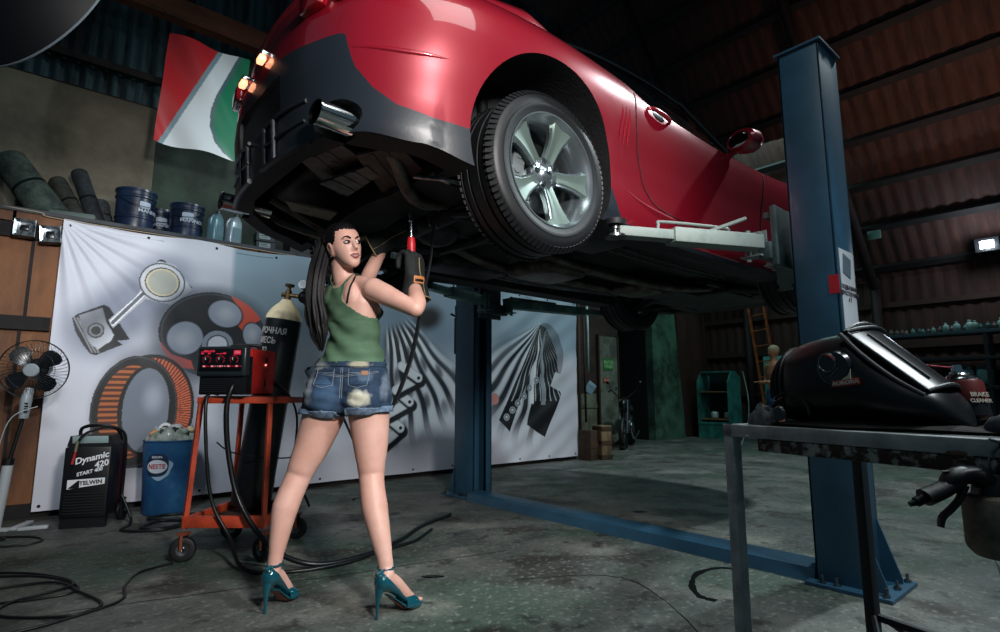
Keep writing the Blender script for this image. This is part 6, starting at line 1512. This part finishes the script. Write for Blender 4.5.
# teal machine cabinet
tc_ = thing('machine_cabinet', (11.2, 6.02, 0), 'open teal metal cabinet with rounded shoulders against the dark back wall', 'cabinet', R(-90)); tc_.scale = (.84, 1, .97)
tealm = mat('cabinet_teal', '3f8f85', .45, c2='2a655f', scale=4)
for s in (-1, 1): MB().prism([(-.25, 0), (.25, 0), (.25, 1.30), (.05, 1.42), (-.10, 1.40), (-.25, 1.18)], 'x', s*.40-.02, s*.40+.02).build('side_panel', tealm, tc_, 0)
MB().box((0, .24, .7), (.78, .02, 1.4)).build('back_panel', mat('cabinet_inside', '10201f', .7), tc_, 0)
MB().box((0, 0, 1.40), (.80, .25, .04), bev=.01).build('cabinet_top', tealm, tc_, 30)
MB().box((0, -.24, .32), (.80, .03, .05)).box((0, 0, .16), (.78, .48, .32)).build('cabinet_base', tealm, tc_, 30)
for z in (.98, .40): MB().box((0, .0, z), (.76, .40, .025)).build('shelf', mat('shelf_wood', '8a6a48', .7), tc_, 0)
for i, (x, c_) in enumerate(((-.15, 'cfd6d4'), (.14, '9aa6a6'))):
    o = thing('parts_tin', W(0, 0)*0+V((11.15, 5.95-x, .415)), ('pale round tin on the lower shelf of the teal cabinet, left', 'grey round tin on the lower shelf of the teal cabinet, right')[i], 'tin')
    MB().lathe([(0, 0), (.07, 0), (.075, .01), (.075, .10), (.07, .11), (.05, .125), (0, .125)], None, 20).build('tin_body', mat('tin_%d' % i, c_, .4, .3), o, 30)
    MB().tube([(-.07, 0, .1), (0, 0, .17), (.07, 0, .1)], .006, 5, sm=4).build('tin_handle', steel, o)
tag(MB().tube([(11.25, 5.50, 1.36), (10.8, 5.2, .8), (10.3, 5.0, .35), (9.6, 4.8, .02)], .012, 6, sm=5).build('air_hose', mat('hose_pale', '6f8379', .6), None, 0), 'thin pale hose falling from the teal cabinet', 'hose')
# ladder
ld = thing('ladder', (11.55, 5.0, 0), 'orange-brown wooden ladder leaning on the back wall behind the column', 'ladder', R(90), rot=(R(0), R(6), R(90)))
lm = mat('ladder_wood', 'b0592a', .6, c2='7a3a1c', scale=6)
for s in (-1, 1): MB().box((s*.16, 0, 1.55), (.035, .06, 3.1)).build('rail', lm, ld, 0)
for k in range(9): MB().cyl((-.16, 0, .3+.32*k), (.16, 0, .3+.32*k), .014, n=8).build('rung', lm, ld)
# teal board on the wall behind the person, wooden post
tbp = thing('wall_cabinet', (11.86, 4.95, .72), 'pale teal flat cabinet on the back wall behind the person in shorts', 'wall cabinet', R(-90))
MB().box((0, 0, .48), (.75, .10, .96), bev=.006).build('cabinet_box', mat('pale_teal', '5fb0a4', .5), tbp, 30)
MB().box((0, -.055, .48), (.68, .012, .88), bev=.003).cyl((.28, -.06, .48), (.28, -.09, .48), .015).build('cabinet_door', mat('pale_teal_door', '68b8aa', .5), tbp, 30)
# far bench with racks of bottles
rk = thing('storage_rack', (11.45, .8, 0), 'long dark storage rack against the back wall behind the helmet', 'rack', R(-90))
rm = mat('rack_dark', '10161c', .6)
for i, z in enumerate((1.0, 1.45, 1.86)): MB().box((0, 0, z), (5.2, .5, .05), bev=.004).build('shelf', rm if i < 2 else mat('rack_edge', '2f4650', .5), rk, 0)
for x in (-2.55, -.85, .85, 2.55):
    for y in (-.22, .22): MB().box((x, y, .93), (.05, .05, 1.86)).build('upright', rm, rk, 0)
rnd = random.Random(11)
shades = ['5d8f8a', '8fb0ac', '3f6660', '7fa08f', 'a08078', '4c7a80', '9fb8b4', '6b5f58']
def mkb(m, h, r):
    return MB().lathe([(0, 0), (r, 0), (r, h*.6), (r*.85, h*.72), (r*.4, h*.8), (r*.36, h*.86), (r*.42, h*.87), (r*.42, h), (0, h)], None, 12).mesh('small_bottle')
vars_ = []
for k in range(8):
    me = mkb(None, 1, .30); me.materials.append(mat('bottle_shade_%d' % k, shades[k], .45)); vars_.append(me)
y = 2.9
for i in range(44):
    k = rnd.randrange(8); h = rnd.uniform(.07, .12) if y > 2.2 else rnd.uniform(.10, .17)
    o = bpy.data.objects.new('small_bottle', vars_[k]); col.objects.link(o); o.location = (11.30+rnd.uniform(-.03, .1), y, 1.886); o.scale = (h, h, h)
    for p in o.data.polygons: p.use_smooth = True
    tag(o, 'one of the small bottles lined up along the top shelf of the far dark rack', 'bottle', 'small bottles on the top shelf of the far rack')
    y -= rnd.uniform(.062, .10)
jm = mat('jug_teal', '5d8a88', .4, c2='3c6362', scale=6)
jug = None
for i, y in enumerate((1.95, 1.72, 1.42, 1.15, .85, .5)):
    if jug is None:
        jug = thing('plastic_jug', (11.35, y, 1.026), None, None)
        MB().box((0, 0, .13), (.20, .16, .26), bev=.04, seg=3).cyl((.04, 0, .25), (.04, 0, .30), .03).build('jug_body', jm, jug, 50)
        MB().cyl((.04, 0, .30), (.04, 0, .33), .034).build('jug_cap', mat('jug_capm', '223338', .5), jug)
        MB().tube([(-.08, 0, .22), (-.07, 0, .31), (.02, 0, .30)], .014, 8, sm=4).build('jug_handle', jm, jug); j = jug
    else: j = dup(jug)
    j.location = (11.35, y, 1.026); j.rotation_euler = (0, 0, rnd.uniform(-2.2, -1.2))
    tag(j, 'one of the pale teal jugs on the low shelf of the far dark rack', 'jug', 'jugs on the low shelf of the far rack')
# work lamp on the far wall
wl_ = thing('work_lamp', (11.3, 1.50, 3.20), 'bright white floodlight high on the far right wall', 'lamp', 0)
MB().box((.0, 0, 0), (.08, .30, .22), bev=.01).box((.08, 0, .0), (.10, .22, .16)).build('lamp_housing', black, wl_, 30)
MB().box((-.045, 0, 0), (.01, .17, .12), bev=.004).build('lamp_glass', mat('lamp_white', 'e8f2ff', .3, emit=14), wl_, 0)
MB().tube([(.1, -.16, 0), (.35, -.16, .1)], .01, 5).tube([(.1, .16, 0), (.35, .16, .1)], .01, 5).build('lamp_bracket', darkmetal, wl_)
light('work_lamp_glow', 'POINT', (11.0, 1.50, 3.2), (8, 1.5, 1), 28, (.75, .88, 1), .08)
for loc, d_, lb in (((11.25, 2.98, 3.68), (.05, .20, .15), 'small pale green box on the wall left of the work lamp'),):
    o = thing('wall_box', loc, lb, 'box', 0); MB().box((0, 0, 0), d_, bev=.008).build('box_front', mat('box_palegreen', '6f9a8c', .5), o, 30); MB().tube([(.0, 0, .05), (.35, .0, .15)], .012, 5).build('cable_entry', darkmetal, o)
o = thing('wall_socket', (10.6, 3.55, 4.85), 'tiny pale box on the roof slope left of the tall blue column', 'box'); MB().box((0, 0, 0), (.06, .14, .10), bev=.01).build('box_front', mat('box_pale', '8aa0a0', .5), o, 30); MB().tube([(0, 0, 0), (.5, 0, .3)], .012, 5).build('cable_entry', darkmetal, o)

# oil marks on the concrete
oil = mat('oil_black', '060607', .35)
def spill(pts, label):
    c = sum((V(q) for q in pts), V((0, 0)))/len(pts); c = V((c.x, c.y, .0016)); P = crom([(q[0], q[1], 0) for q in pts], 5, closed=True); r_ = random.Random(len(label))
    mb = MB(); P = [V((q.x-c.x, q.y-c.y, 0))*(1+r_.uniform(-.10, .10)) for q in P]
    mb.loft([[q+V((0, 0, 0)) for q in P], [q*.97+V((0, 0, .0012)) for q in P], [q*.5+V((0, 0, .0016)) for q in P], [q*.02+V((0, 0, .0016)) for q in P]], caps=False)
    o = mb.build('oil_spill', oil, None, 0); o.location = c; tag(o, label, 'oil stain')
def blob(x, y, a, b_, rz): return [(x+cos(t)*a*cos(rz)-sin(t)*b_*sin(rz), y+cos(t)*a*sin(rz)+sin(t)*b_*cos(rz)) for t in [2*pi*i/9 for i in range(9)]]
spill(blob(1.62, 2.39, .055, .022, -.7), 'small black oil stain on the floor right of the high heels')
spill(blob(3.67, 2.65, .06, .03, -.6), 'faint dark oil spot on the floor behind the blue floor cover')
rg_ = crom([(a, b_, 0) for a, b_ in [(2.86, 1.47), (2.8, 1.56), (2.64, 1.58), (2.47, 1.51), (2.36, 1.41), (2.36, 1.33)]], 8); r1 = random.Random(2); mb = MB(); rows = [[], []]
for i, a in enumerate(rg_):
    t = (rg_[min(i+1, len(rg_)-1)]-rg_[max(i-1, 0)]).normalized(); n = V((-t.y, t.x, 0)); w_ = .010+.010*r1.random()
    rows[0].append(a-n*w_+V((0, 0, .0014))); rows[1].append(a+n*w_+V((0, 0, .0014)))
mb.loft(rows, closed=False); tag(mb.build('oil_ring', oil, None, 0), 'curved black oil mark on the floor behind the left table leg', 'oil stain')
